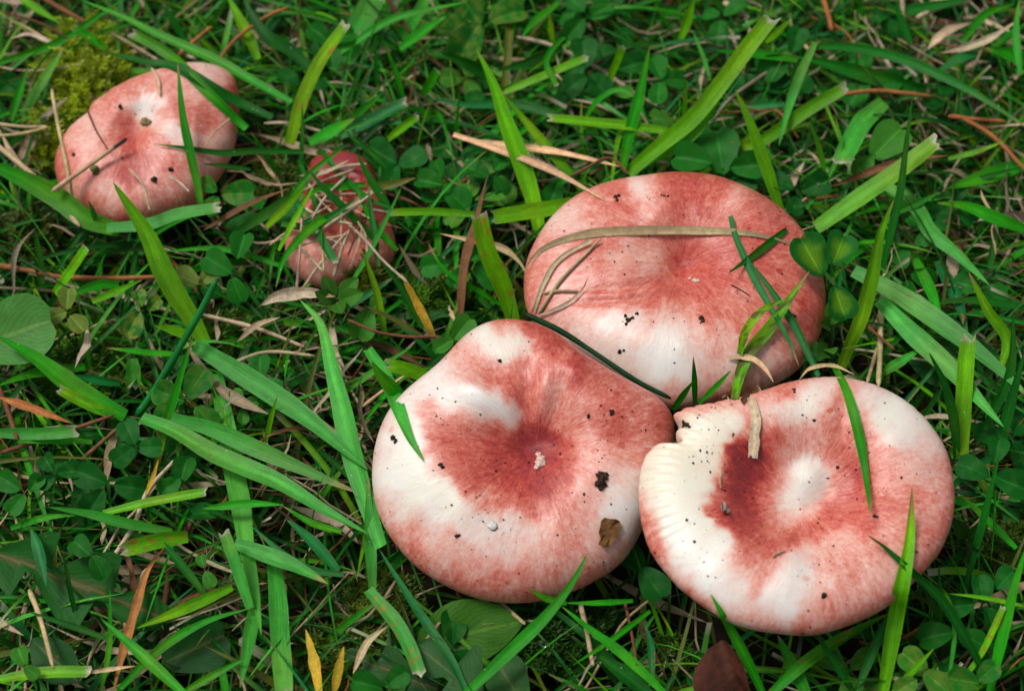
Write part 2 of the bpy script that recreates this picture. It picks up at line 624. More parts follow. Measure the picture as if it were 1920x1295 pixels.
make_mushroom('red mushroom crossed by a dead grass strap, behind the two front mushrooms',
    '1215,327 1280,322 1350,331 1420,360 1475,397 1515,444 1540,500 1549,560 1540,620 1515,670 1480,705 1430,730 1380,748 1320,758 1262,766 1200,745 1110,700 1040,645 1000,605 983,560 985,500 1003,450 1038,400 1085,362 1145,338',
    (1275, 515), 0.026, 4, 0.0125, 0.0062, 0.26,
    '1215,335,.5 1190,345,.08 1210,352,.1 1217,375,.12 1232,358,.6 1290,330,.7 1350,345,.65 1250,345,.65 1300,365,.7 1260,370,.65 1165,350,.5 1150,365,.6 1120,365,.4 1170,380,.65 1100,390,.45 1130,400,.5 1195,395,.55 1240,390,.5 1210,410,.4 1280,390,.7 1320,400,.65 1330,380,.6 1380,380,.35 1370,400,.5 1410,390,.6 1400,420,.6 1440,400,.6 1340,420,.55 1300,420,.55 1250,415,.5 1150,420,.4 1090,420,.25 1050,420,.2 1040,450,.4 1070,400,.3 1460,430,.6 1500,450,.55 1480,470,.6 1100,460,.55 1150,450,.55 1200,460,.4 1240,455,.55 1280,455,.6 1180,475,.25,.3 1220,475,.25,.3 1150,485,.2,.2 1240,490,.3,.3 1100,485,.4 1130,500,.58 1180,500,.5 1060,480,.4 1050,500,.4 1080,512,.5 1150,512,.38 1200,515,.33 1240,510,.4,.2 1270,470,.65 1280,490,.78 1262,500,.75 1300,500,.65 1330,470,.6 1350,490,.7 1330,520,.65 1300,530,.6 1380,460,.65 1400,480,.65 1440,460,.6 1440,500,.6 1400,520,.65 1480,520,.6 1520,490,.55 1520,540,.6 1540,560,.65 1180,531,.66 1220,530,.66 1130,542,.6 1250,535,.6 1100,552,.5 1100,530,.3 1160,520,.3 1200,545,.36 1160,546,.36 1180,559,.7 1230,556,.7 1270,560,.65 1130,562,.66 1090,570,.5 1060,540,.35 1040,560,.4 1010,520,.4 1000,550,.4 1020,590,.4 1320,560,.6 1340,580,.6 1330,550,.65 1380,570,.55 1420,570,.55 1460,580,.55 1392,562,.35 1500,600,.6 1520,620,.65 1530,590,.7 1480,640,.55 1430,620,.5 1400,600,.5 1300,580,.5 1260,580,.4 1240,590,.3 1140,590,.1 1100,590,.28 1180,590,.12 1160,610,.16 1200,620,.2 1260,610,.06,.2 1250,630,.03,.2 1290,610,.25 1310,630,.25 1350,620,.36 1350,660,.32 1300,660,.2 1080,620,.24 1100,640,.22 1140,650,.18 1180,660,.12 1220,670,.0 1250,690,-.06 1270,680,-.06 1230,700,-.04 1200,700,.1 1180,700,.2 1290,690,.06 1310,710,.2 1280,720,.2 1250,730,.3 1300,740,.35 1340,720,.3 1370,690,.2 1400,680,.2 1430,680,.22 1440,650,.35 1470,680,.35 1420,710,.3 1380,730,.4 1350,740,.45 1480,660,.4 1500,650,.5 1060,600,.3 1040,610,.35 1210,740,.3',
    bumps=[(1280, 492, -0.0026, 30, 24, 0), (1200, 533, -0.0012, 90, 8, -6), (1180, 560, -0.0012, 100, 8, -4), (1180, 500, 0.0006, 70, 16, -4), (1340, 415, -0.0012, 60, 35, 0),
           (1250, 640, 0.0016, 110, 50, 0), (1400, 380, 0.0012, 50, 30, 20), (1240, 375, 0.0010, 40, 40, 0)], rbf=15.5)
make_mushroom('white and pink mushroom with dark red dented centre and a brown leaf scrap',
    '945,597 1000,604 1045,624 1088,657 1140,690 1200,722 1242,750 1264,790 1262,850 1243,920 1215,975 1195,1012 1165,1055 1110,1092 1050,1117 985,1130 910,1125 850,1105 790,1070 745,1025 712,970 698,910 700,850 715,795 745,745 790,705 830,672 862,636 900,610',
    (1005, 850), 0.034, 16, 0.0125, 0.0064, 0.32,
    '945,610,.45 915,640,.02,.4 960,640,.06,.5 935,665,.06,.4 985,650,.12,.3 880,670,.35 1005,615,.7 1040,630,.75 1020,650,.65 1000,680,.5 1060,680,.6 1085,690,.75 1040,700,.42 1120,720,.55 860,690,.18 830,710,.08 900,690,.4 875,697,.5 920,710,.55 955,710,.6 980,700,.55 970,730,.65 985,750,.65 1012,740,.4 1017,770,.4 1000,780,.62 800,720,.08 860,730,-.04 890,740,-.04 920,755,0 950,775,0 960,787,.06 900,775,.2 850,752,.12 780,750,.12 770,790,0,.3 740,790,.15 810,780,.45 830,800,.55 870,800,.5 920,800,.52 850,840,.62 820,870,.55 880,850,.65 940,810,.75 960,830,.8 1000,810,.85 1015,830,1 990,820,.9 1020,850,1 1000,860,.85 1040,840,.7 1060,860,.65 930,870,.75 960,900,.75 900,900,.7 860,890,.6 1000,920,.8 1030,900,.8 1010,880,.9 1050,900,.7 950,940,.6 1000,950,.65 1060,930,.55 900,930,.42 1050,780,.48 1080,800,.42 1100,770,.5 1130,750,.5 1150,760,.6 1200,760,.5 1180,800,.55 1150,810,.65 1220,800,.55 1250,800,.6 1200,850,.4 1150,850,.4 1100,840,.38 1230,840,.45 1100,880,.4 1150,890,.28 1190,900,.18 1160,920,.12 1100,920,.33 1110,950,.32 1150,960,.06 1170,950,-.04 1180,980,.06 1190,1000,.25 720,850,.1 745,830,0,.2 720,900,0,.2 760,870,-.05,.4 800,880,0,.4 790,920,-.05,.5 830,920,0,.5 840,950,0,.5 760,960,.06,.4 720,950,.2 880,960,.12,.2 810,970,.06 750,1000,.4 780,990,.45 730,970,.3 800,1020,.4 810,1000,.1 830,1010,.35 790,1040,.5 850,1030,.28 900,990,.12 940,980,.12 980,980,.18 930,1020,.22 870,1050,.36 830,1060,.35 900,1060,.33 960,1030,.22 1000,1000,.22 1040,990,.32 1050,1020,.42 1080,1010,.38 1060,960,.48 1080,970,.42 1120,1000,.27 1150,1020,.28 1130,1050,.33 1080,1060,.36 1020,1050,.32 980,1080,.4 1030,1090,.4 920,1095,.48 860,1085,.5 960,1115,.46 1070,1095,.4 1120,1080,.4 1180,1030,.3',
    bumps=[(1018, 740, 0.0017, 17, 62, 8), (985, 745, -0.0014, 18, 52, 5), (1048, 760, -0.0007, 16, 50, 12), (905, 745, 0.0026, 75, 30, 30), (1075, 690, 0.0022, 40, 30, 30), (1000, 835, -0.0022, 45, 30, 0),
           (1140, 760, 0.0012, 80, 40, 25), (800, 900, 0.0015, 80, 80, 0), (960, 690, -0.0012, 50, 30, 0), (870, 815, -0.0010, 80, 26, 10), (1010, 800, -0.0010, 30, 40, 0)], rbf=15.5)
make_mushroom('pink mushroom with white bowl centre and a cream bitten edge',
    '1290,762 1350,750 1410,738 1470,718 1530,707 1585,707 1640,720 1700,752 1745,795 1777,850 1790,920 1785,980 1765,1030 1735,1070 1692,1112 1655,1142 1600,1168 1530,1188 1460,1186 1390,1173 1325,1140 1268,1095 1225,1042 1205,990 1197,930 1203,872 1220,840 1240,831 1258,825 1268,813 1271,799 1263,787 1270,773',
    (1500, 930), 0.042, 6, 0.0085, 0.0118, 0.44,
    '1290,790,-.02,.9 1330,780,0,.8 1370,790,.03,.8 1270,830,.02,1 1320,830,.02,.9 1250,870,0,.9 1300,880,0,.9 1340,870,.06,.8 1230,900,0,.9 1220,950,0,.8 1270,930,-.03,.8 1310,920,0,.7 1260,980,-.03,.5 1310,990,0,.5 1290,1030,-.05,.3 1350,1020,0,.4 1330,1070,-.05,.15 1370,1060,.03,.2 1280,1070,.05 1340,1110,.03 1203,965,.5 1228,1033,.42 1258,1083,.38 1315,1132,.42 1390,1150,.2 1380,1110,.08 1290,765,.4 1330,757,.42 1380,752,.38 1430,743,.55 1470,725,.5 1460,740,.55 1520,712,.35 1560,720,.2 1530,740,.06,.3 1500,760,.06,.4 1460,770,.1,.2 1440,775,.06 1420,760,.3 1550,750,.08,.2 1570,745,.6 1560,770,.55 1540,770,.08,.3 1600,718,.32 1640,735,.2 1630,760,.08,.2 1620,790,.5 1660,770,-.02,.5 1690,790,-.05,.5 1660,800,.03,.4 1710,780,.06,.3 1720,800,.06,.3 1690,820,.12 1740,830,.2 1600,760,.22 1410,800,.5 1440,790,.4 1450,810,.7 1400,850,.9 1420,860,.98 1390,880,.92 1370,900,.8 1400,900,.95 1420,880,.9 1350,930,.6 1360,950,.75 1400,930,.98 1380,970,.85 1400,960,.88 1430,920,.6 1440,870,.65 1460,840,.5 1500,810,.38 1490,840,.38 1540,820,.38 1550,850,.45 1570,830,.62 1560,790,.5 1600,830,.42 1620,820,.5 1600,870,.75 1570,870,.55 1610,910,.75 1590,920,.72 1570,950,.58 1580,900,.62 1610,940,.62 1550,960,.68 1520,990,.68 1480,1010,.8 1450,1000,.78 1420,990,.72 1440,970,.55 1460,980,.45 1500,970,.4 1430,1010,.72 1400,1000,.78 1440,950,.4 1530,950,.28 1500,880,0,.2 1520,880,-.06,.3 1510,910,-.06,.3 1500,930,-.03,.3 1530,910,-.06,.3 1480,940,0,.3 1465,960,.06,.2 1455,990,.2 1480,890,.28 1460,920,.4 1540,880,.22 1550,920,.28 1500,950,.18 1475,860,.4 1650,850,.5 1680,860,.38 1700,880,.32 1740,880,.32 1760,900,.38 1650,900,.5 1690,930,.48 1740,950,.38 1770,930,.4 1650,950,.55 1620,980,.62 1680,990,.44 1740,1000,.44 1760,980,.5 1640,1020,.42 1600,1010,.36 1560,1010,.32 1700,1040,.38 1730,1050,.45 1520,1030,.28 1560,1050,.38 1600,1060,.44 1640,1070,.33 1680,1080,.3 1500,1060,.05 1480,1070,.02 1500,1040,.12 1460,1040,.4 1420,1040,.52 1440,1060,.45 1400,1030,.45 1400,1070,.28 1420,1090,.45 1460,1090,.1 1380,1080,.16 1390,1050,.5 1450,1120,.02 1480,1130,0 1470,1150,.08 1430,1140,.18 1500,1100,.06 1540,1100,.28 1520,1140,.33 1580,1110,.4 1560,1150,.4 1620,1120,.38 1660,1110,.4 1520,1175,.4 1430,1165,.3 1600,1150,.42 1480,1180,.35',
    bumps=[(1510, 905, 0.0034, 36, 32, 0), (1400, 890, -0.0012, 30, 70, 0), (1600, 900, -0.0010, 26, 60, 0), (1480, 1075, 0.0010, 30, 70, 15), (1580, 775, -0.0010, 16, 50, 5), (1300, 860, -0.0015, 60, 60, 0), (1680, 860, 0.0012, 60, 60, 0)],
    roll=2, ridges=(158, 222, 0.00033), e=5.0, sp=11, rbf=15.5, kmax=90)
make_mushroom('pale pink mushroom beside yellow moss with a dark tipped stick across it',
    '345,117 392,118 430,135 447,165 448,220 440,275 422,315 402,345 372,375 335,398 282,415 230,424 180,410 140,385 110,345 102,300 118,255 150,220 190,180 240,150 292,130',
    (268, 262), 0.020, 8, 0.0115, 0.0030, 0.24,
    '340,125,.25 390,130,.15 420,140,.25 440,170,.58 445,200,.5 400,180,.3 370,170,.25 310,150,.34 280,160,.34 250,170,.38 220,190,.38 190,210,.35 270,190,-.06 265,205,-.06 280,220,.0 290,200,.06 240,200,.25 220,220,.45 240,240,.58 260,250,.58 270,232,.25,.8 300,215,.35 320,210,.45 350,210,.42 370,220,.42 310,240,.08 330,250,.12 350,260,.15 290,270,.35 270,280,.46 390,220,.45 420,230,.35 420,260,.25 390,270,.25 370,300,.3 400,310,.25 240,270,.62 250,300,.62 270,310,.56 230,320,.56 240,330,.62 300,310,.45 290,330,.36 320,330,.35 350,350,.3 200,290,.4 180,300,.36 190,320,.5 160,260,.22 170,240,.22 150,250,.3 190,240,.36 200,260,.36 130,290,.4 120,320,.45 140,340,.3 160,350,.36 200,350,.25 205,365,.2 210,390,.25 240,380,.35 270,370,.3 280,400,.35 230,410,.4 310,390,.35 330,370,.3 180,380,.36',
    bumps=[(250, 265, -0.0010, 26, 20, 0), (300, 200, 0.0008, 60, 40, -30), (270, 320, -0.0004, 26, 60, 20)], rbf=11, bias=0.09)
make_mushroom('small red mushroom half hidden under crossing straw and grass blades',
    '590,295 640,283 690,300 708,340 735,420 742,470 718,505 660,530 612,539 562,520 535,480 540,430 568,370 576,320',
    (632, 405), 0.014, 12, 0.010, 0.0085, 0.36,
    '640,290,1.1 600,310,1.0 680,310,1.1 640,330,.9 610,350,.8 670,350,.65 700,360,.8 630,380,.5 640,420,.7 680,420,.8 560,450,.55 600,460,.42 640,450,.6 700,460,.5 560,490,.36 600,500,.34 640,500,.38 680,490,.42 720,480,.48 610,530,.4 560,515,.38', rbf=22)

BVHS = [BVHTree.FromPolygons([Vector(v) for v in c['V']], [tuple(f) for f in c['F'].tolist()]) for c in CAPS]
CAMV = Vector(CAM)


def cap_hit(x, y):
    """nearest cap point seen through a photograph pixel: (distance, location, normal) or None"""
    d = Vector(ray(x, y))
    best = None
    for b in BVHS:
        r = b.ray_cast(CAMV, d)
        if r[0] is not None and (best is None or r[3] < best[0]):
            best = (r[3], np.array(r[0]), np.array(r[1]))
    return best


# ------------------------------------------------------------------ blades, straws, needles
COL = dict(bright=(0.118, 0.410, 0.004), mid=(0.018, 0.295, 0.004), deep=(0.005, 0.130, 0.005), blue=(0.050, 0.345, 0.036), teal=(0.010, 0.180, 0.034),  # blue: bluish sky sheen of flat-lying blades put into the base colour
           olive=(0.10, 0.135, 0.016), straw=(0.46, 0.35, 0.21), tan=(0.52, 0.38, 0.20), orange=(0.34, 0.125, 0.035), brown=(0.16, 0.065, 0.026),
           grey=(0.54, 0.43, 0.29), yellow=(0.50, 0.33, 0.025), dark=(0.03, 0.022, 0.015), pine=(0.010, 0.060, 0.016))
DRY = {'straw', 'tan', 'orange', 'brown', 'grey', 'yellow', 'dark'}


def unit(a):
    return a / np.maximum(np.linalg.norm(a, axis=-1, keepdims=True), 1e-12)


def resample(P, n):
    P = np.asarray(P, float)
    if len(P) == 2:
        return P[0] + (P[1] - P[0]) * np.linspace(0, 1, n)[:, None]
    Q = np.vstack([2 * P[0] - P[1], P, 2 * P[-1] - P[-2]])
    out = []
    for i in range(len(P) - 1):
        p0, p1, p2, p3 = Q[i:i + 4]
        t = np.linspace(0, 1, 24, endpoint=False)[:, None]
        out.append(0.5 * (2 * p1 + (p2 - p0) * t + (2 * p0 - 5 * p1 + 4 * p2 - p3) * t ** 2 + (3 * p1 - p0 - 3 * p2 + p3) * t ** 3))
    D = np.vstack(out + [P[-1:]])
    s = np.concatenate([[0], np.cumsum(np.linalg.norm(np.diff(D, axis=0), axis=1))])
    u = np.linspace(0, s[-1], n)
    return np.stack([np.interp(u, s, D[:, k]) for k in range(D.shape[1])], 1)


def width_profile(t, tip):
    if tip == 'p':
        return np.clip((1 - t) / 0.5, 0, 1) ** 0.72 * (0.62 + 0.38 * np.clip(t / 0.3, 0, 1)) + 0.02
    if tip == 'c':
        return (0.72 + 0.28 * np.clip(t / 0.35, 0, 1)) * (1 - 0.10 * np.clip((t - 0.8) / 0.2, 0, 1))
    if tip == 'b':
        return np.clip((1 - t) / 0.45, 0, 1) ** 0.75 * np.clip(t / 0.30, 0, 1) ** 0.75 + 0.03
    return np.ones_like(t)


def strip(P, W, side, up, fold, base, r, tip='p', flags='', cols=5):
    """A blade: centre line P, full widths W, V-folded along its midrib."""
    n = len(P)
    u = np.linspace(-1, 1, cols)
    V = P[:, None] + side[:, None] * (W[:, None] * 0.5 * u)[..., None] + up[:, None] * (W[:, None] * 0.5 * fold * (np.abs(u) ** 1.3)[None])[..., None]
    t = np.linspace(0, 1, n)
    c = np.tile(np.array(base), (n, cols, 1))
    c *= (1 + 0.35 * (vnoise(t * 5 + r.random() * 40, np.zeros(n) + r.random() * 40, 5) - 0.5))[:, None, None]
    c *= (1 + 0.25 * (vnoise(u * 2.5 + r.random() * 40, np.zeros(cols) + r.random() * 40, 5) - 0.5))[None, :, None]
    c[..., 0] += (0.05 * c[..., 1] * np.clip(vnoise(t * 3 + r.random() * 40, t * 0 + 3, 15) * 2 - 0.9, 0, 1)[:, None] * 3)      # yellower stretches
    T = unit(np.gradient(P, axis=0))
    if tip == 'c':                                              # mown, torn end
        V[-1] += T[-1] * (r.uniform(-0.25, 0.4, cols) * W[-1])[:, None]
        V[-2] += T[-2] * (r.uniform(-0.1, 0.15, cols) * W[-1])[:, None]
        c[-1] = np.array((0.50, 0.46, 0.34)) * r.uniform(0.7, 1.1)
        c[-2] = c[-2] * 0.8 + np.array((0.30, 0.26, 0.12)) * 0.2
    elif 't' in flags or r.random() < 0.35:
        k = np.clip((t - r.uniform(0.8, 0.93)) / 0.1, 0, 1)[:, None, None]
        c = c * (1 - 0.8 * k) + np.array((0.36, 0.24, 0.09)) * 0.8 * k
    if 'd' in flags:
        V[0] -= T[0] * (r.uniform(-0.25, 0.4, cols) * W[0])[:, None]
        c[0] = np.array((0.50, 0.46, 0.34))
    if 'y' in flags:
        k = np.clip((0.45 - t) / 0.45, 0, 1)[:, None, None]
        c = c * (1 - 0.7 * k) + np.array((0.30, 0.26, 0.02)) * 0.7 * k
    if 's' in flags:
        m = vnoise(t[:, None] * 40 + r.random() * 20, u[None] * 2.3 + r.random() * 30, 9) > 0.80
        c[m] = c[m] * 0.25 + np.array((0.36, 0.15, 0.02)) * 0.75
    if 'm' in flags:
        m = vnoise(t[:, None] * 18 + r.random() * 30, u[None] * 1.6 + r.random() * 30, 10) > 0.60
        c[m] = c[m] * 0.25 + np.array((0.10, 0.05, 0.02)) * 0.75
    c[:, cols // 2] *= r.uniform(1.05, 1.45)
    uv = np.stack(np.broadcast_arrays((u * 0.5 + 0.5)[None] + 0 * t[:, None], (t * 4 + r.random() * 50)[:, None] + 0 * u[None]), -1)
    uv = uv.copy()
    uv[..., 0] += r.random() * 9
    ii = np.arange(n * cols).reshape(n, cols)
    F = np.stack([ii[:-1, :-1], ii[:-1, 1:], ii[1:, 1:], ii[1:, :-1]], -1).reshape(-1, 4)
    return V.reshape(-1, 3), F, c.reshape(-1, 3), uv.reshape(-1, 2)


def tube(P, W, base, r, sides=6, endcol=None, tipcol=None):
    n = len(P)
    T = unit(np.gradient(P, axis=0))
    A = unit(np.cross(T, np.array([0.13, 0.21, 0.97])))
    B = np.cross(T, A)
    a = np.linspace(0, 2 * math.pi, sides, endpoint=False)
    R = (W * 0.5).copy()
    R[0] *= 0.55
    R[-1] *= 0.45
    R *= 1 + 0.22 * (vnoise(np.linspace(0, 7, n) + r.random() * 30, np.zeros(n), 7) - 0.5)
    V = P[:, None] + (A[:, None] * np.cos(a)[None, :, None] + B[:, None] * np.sin(a)[None, :, None]) * R[:, None, None]
    t = np.linspace(0, 1, n)
    c = np.tile(np.array(base), (n, sides, 1)) * (1 + 0.4 * (vnoise(t * 9 + r.random() * 40, np.zeros(n), 6) - 0.5))[:, None, None]
    if endcol is not None: c[t > 0.8] = endcol
    uv = np.stack(np.broadcast_arrays((a / 6.283)[None] + 0 * t[:, None], (t * 6 + r.random() * 50)[:, None] + 0 * a[None]), -1)
    ii = np.arange(n * sides).reshape(n, sides)
    F = np.stack([ii[:-1], np.roll(ii[:-1], -1, 1), np.roll(ii[1:], -1, 1), ii[1:]], -1).reshape(-1, 4).tolist()
    F.append(list(ii[0][::-1]))
    F.append(list(ii[-1]))
    return V.reshape(-1, 3), F, c.reshape(-1, 3), uv.reshape(-1, 2)


def trace(pts, h0, h1, n, over, margin, arch=0.0):
    """Traced pixels -> points in the place, resting on a cap where asked."""
    Q = resample([[float(v) for v in p.split(',')] for p in pts.split()], n)
    t = np.linspace(0, 1, n)
    h = (h0 + (h1 - h0) * t + arch * np.sin(math.pi * t)) * 0.01
    P = np.array([at(x, y, hh) for (x, y), hh in zip(Q, h)])
    if over:
        dist = np.linalg.norm(P - CAM, axis=1)
        lim = np.full(n, 9.0)
        for i, (x, y) in enumerate(Q):
            hit = cap_hit(x, y)
            if hit: lim[i] = hit[0] - margin
        d2 = np.minimum(dist, lim)
        for _ in range(3):
            sm = d2.copy()
            sm[1:-1] = 0.25 * d2[:-2] + 0.5 * d2[1:-1] + 0.25 * d2[2:]
            d2 = np.minimum(np.minimum(sm, lim), dist + 0.004)
        P = CAM + unit(P - CAM) * d2[:, None]
    return P


HERO = 0
CNT = {}


def hero(kind, wpx, tip, h0, h1, pts, label, flags='', name=None, cat=None, group=None):
    global HERO
    HERO += 1
    r = np.random.default_rng(1000 + HERO)
    n = 26 if len(pts) > 26 else 16
    over = 'o' in flags
    P = trace(pts, h0, h1, n, over, 0.0012 if tip != 'n' else 0.0009, 0.35 if 'a' in flags else 0.0)
    sc_ = np.array([mpp(p) for p in P])
    t = np.linspace(0, 1, n)
    base = np.array(COL[kind]) * r.uniform(0.88, 1.12) * (1 + r.uniform(-0.08, 0.08, 3))
    dry = kind in DRY
    if tip == 'n':
        W = wpx * sc_ * (1 - 0.25 * t)
        V, F, c, uv = tube(P, W, base, r, endcol=(0.03, 0.03, 0.03) if 'k' in flags else None)
    else:
        W = wpx * sc_ * width_profile(t, tip)
        T = unit(np.gradient(P, axis=0))
        vd = unit(CAM - P)
        up = unit(0.65 * vd + 0.35 * np.array([0, 0, 1.0]))
        side = unit(np.cross(T, up))
        up = unit(np.cross(side, T))
        ang = r.uniform(-0.35, 0.35) + r.uniform(-0.5, 0.5) * (t - 0.5) * (2.2 if dry else 1.0)
        ca, sa = np.cos(ang)[:, None], np.sin(ang)[:, None]
        side, up = side * ca + up * sa, up * ca - side * sa
        if dry:
            W = W * (1 + 0.35 * (vnoise(t * 9 + r.random() * 30, t * 0, 4) - 0.5))
        V, F, c, uv = strip(P, W, side, up, r.uniform(0.15, 0.45) if 'f' not in flags else 0.12, base, r, tip, flags)
    if name is None:
        name = 'pine_needle' if kind in ('orange', 'brown', 'pine') and tip == 'n' else ('dry_straw' if dry else 'grass_blade')
    cat = cat or {'pine_needle': 'pine needle', 'dry_straw': 'dry straw', 'grass_blade': 'grass blade'}.get(name, name.replace('_', ' '))
    group = group or {'pine_needle': 'fallen pine needles', 'dry_straw': 'dry straws', 'grass_blade': 'grass blades'}.get(name)
    o = build(name, V, F, M_DRY if dry else M_GRASS, None, c, uv)
    CNT[name] = CNT.get(name, 0) + 1
    return tag(o, label, cat, group)


BK, LF, RT, FL, SM = 'back red mushroom', 'dented mushroom', 'bitten mushroom', 'pale mushroom beside the moss', 'half hidden mushroom'
H = hero
# --- round the pale mushroom, top left
H('deep', 22, 'p', 2.6, 3.4, '510,222 417,177 333,128 267,116 187,96', f'dark green pointed blade lying across the top of the {FL}', 'o')
H('mid', 19, 'p', 2.4, 2.9, '547,192 483,157 400,110 300,67 233,33 150,0', f'long dark blade passing just behind the {FL} to the top edge')
H('mid', 20, 'c', 2.4, 3.2, '462,242 383,167 333,117 290,85 247,63', 'blade with a bleached broken tip leaning off the upper pale mushroom rim', 'o')
H('mid', 17, 'p', 2.2, 4.6, '377,390 371,350 360,300 343,217 333,118', f'upright narrow blade in front of the {FL}', 'o')
H('bright', 27, 'c', 1.8, 4.8, '543,270 553,235 567,187 600,117 648,48', f'bright green blade with spotted tip rising right of the {FL}', 's')
H('deep', 13, 'p', 2.4, 3.0, '570,285 483,283 417,287 350,278 287,270', f'thin dark blade reaching sideways over the {FL} from the right', 'o')
H('deep', 9, 'p', 2.2, 2.6, '470,318 425,312 380,307', f'short dark tip touching the lower right rim of the {FL}', 'o')
H('mid', 40, 'p', 2.0, 3.0, '225,432 160,410 117,377 67,347 0,316 -60,290', f'broad glossy blade left of the {FL} running out of the picture', 'f')
H('bright', 40, 'p', 1.5, 4.8, '385,645 360,597 333,555 305,503 277,440 240,383 212,342', f'broad bright blade with its tip over the bottom of the {FL}', 'o')
H('blue', 26, 'c', 2.2, 2.6, '200,428 277,421 333,402 407,390', f'pale ragged blade lying along the bottom edge of the {FL}', 'f')
H('teal', 10, 'p', 2.0, 3.0, '182,420 175,400 166,376', f'tiny dark tip at the lower left rim of the {FL}', 'o')
H('tan', 10, 'n', 2.8, 3.4, '98,359 150,322 200,287 238,260', f'brown stick with a dark end lying on the {FL}', 'ok', 'twig', 'twig', 'fallen twigs')
H('tan', 9, 'n', 1.6, 3.0, '157,430 133,367 127,320 110,240 97,167', f'tan straw standing at the left rim of the {FL}', 'o')
H('tan', 7, 'n', 1.8, 2.2, '-30,228 0,233 45,238 90,238', 'upper prong of the forked tan needle at the left picture edge', name='pine_needle')
H('tan', 7, 'n', 1.8, 2.2, '-30,257 0,255 45,250 90,239', 'lower prong of the forked tan needle at the left picture edge', name='pine_needle')
H('tan', 11, 'n', 1.8, 2.2, '-20,262 0,277 67,333 110,380 150,425', f'tan straw running down from the left edge below the {FL}')
H('brown', 11, 'n', 1.9, 2.1, '78,-5 120,20 163,43', 'brown needle above the yellow moss at the top edge')
H('orange', 9, 'n', 1.8, 2.4, '333,107 365,77 397,50', f'short orange stub needle above the {FL}')
H('orange', 8, 'n', 1.8, 2.6, '413,110 443,73 500,32 541,14', f'jointed orange needle slanting up behind the {FL}')
H('grey', 9, 'p', 1.8, 2.0, '110,88 57,65 20,73', 'pale curved straw left of the yellow moss')
H('mid', 15, 'p', 1.8, 2.4, '-5,118 93,87 160,47 235,-5', 'blade sloping up over the moss from the left edge to the top')
H('mid', 14, 'p', 1.6, 2.6, '20,227 38,170 54,122', 'upright blade left of the yellow moss')
H('mid', 19, 'p', 1.5, 2.4, '43,214 85,145 120,90', 'wider blade standing against the left side of the yellow moss')
H('bright', 16, 'p', 2.0, 2.4, '35,-5 65,15 110,42', 'short bright blade in the top left corner')
H('bright', 22, 'p', 1.5, 2.6, '483,112 467,73 445,30 425,-10', f'bright blade running to the top edge right of the {FL}')
H('deep', 24, 'p', 1.8, 2.8, '585,130 545,95 500,67 470,25 455,-8', f'dark broad blade running to the top edge above the {FL}')
H('deep', 9, 'p', 1.5, 3.2, '562,335 567,260 567,192', f'thin upright blade between the {FL} and the {SM}')
H('deep', 11, 'p', 1.5, 2.8, '523,325 495,283 470,247', f'thin blade slanting right of the {FL}')
H('mid', 17, 'c', 2.0, 2.6, '200,92 170,72 138,53', 'green blade with a tan mown tip above the yellow moss')
H('brown', 12, 'b', 2.2, 2.6, '380,432 467,383 540,354', f'dry brown blade between the {FL} and the {SM}', name='dry_straw')
H('deep', 20, 'p', 1.8, 2.6, '440,438 533,378 590,328', f'dark blade lying below the dry brown blade near the {SM}')
H('mid', 24, 'p', 1.8, 2.6, '580,268 615,250 665,222', f'wide blade above the {SM}')
H('deep', 14, 'p', 1.6, 2.6, '345,75 325,40 305,5', f'dark narrow blade above the {FL} at the top')
# --- over the half hidden mushroom
H('deep', 15, 'p', 2.0, 3.4, '705,452 680,425 640,385 600,345 575,311', f'dark blade crossing the {SM} from its upper left', 'o')
H('mid', 14, 'p', 2.4, 3.0, '685,346 640,350 595,357 562,385', f'arched blade sweeping left over the middle of the {SM}', 'o')
H('bright', 15, 'p', 2.0, 3.2, '500,425 545,380 575,345', f'blade leaning over the left side of the {SM}', 'o')
H('teal', 17, 'c', 2.2, 3.0, '548,370 575,410 600,445 627,492', f'blue green spotted blade hanging down across the {SM}', 'os')
H('deep', 12, 'p', 2.3, 3.2, '710,500 703,450 695,390 690,350', f'upright dark blade on the right of the {SM}', 'o')
H('mid', 16, 'p', 2.4, 3.0, '655,390 600,415 560,450 530,490 517,540', f'curved blade arching down left of the {SM}', 'oa')
H('olive', 16, 'p', 2.4, 2.9, '690,348 730,347 780,333', f'yellow spotted blade pointing right from the {SM}', 's')
H('deep', 12, 'p', 2.0, 3.0, '740,330 700,290 660,258 645,240', f'blade slanting above the right rim of the {SM}', 'o')
H('straw', 8, 'n', 2.6, 2.9, '625,318 655,311 688,308', f'pale straw lying on the dark upper rim of the {SM}', 'o')
H('straw', 7, 'n', 2.4, 3.0, '635,405 680,445 720,490 765,530', f'long straw crossing the {SM} toward the lower right', 'o')
H('straw', 6, 'n', 2.2, 3.0, '556,545 562,480 566,410', f'nearly upright pale straw on the left of the {SM}', 'o')
H('straw', 7, 'n', 2.2, 2.9, '625,520 640,470 655,430', f'short straw leaning on the front of the {SM}', 'o')
H('grey', 7, 'n', 2.0, 2.9, '565,545 600,495 650,435', f'grey straw slanting over the lower left of the {SM}', 'o')
H('straw', 6, 'n', 2.0, 2.8, '505,460 560,420 620,385', f'thin straw crossing the left rim of the {SM}', 'o')
H('straw', 6, 'n', 2.0, 2.8, '545,443 575,475 605,508', f'small straw lying on the lower left of the {SM}', 'o')
H('straw', 12, 'p', 2.6, 2.8, '700,356 670,378 640,395', f'wide pale straw across the centre of the {SM}', 'o')
H('grey', 6, 'n', 2.4, 2.8, '570,390 610,410 660,420', f'grey straw lying level over the centre of the {SM}', 'o')
H('straw', 6, 'n', 2.4, 2.8, '575,340 600,375 625,400', f'straw sloping down the upper left of the {SM}', 'o')
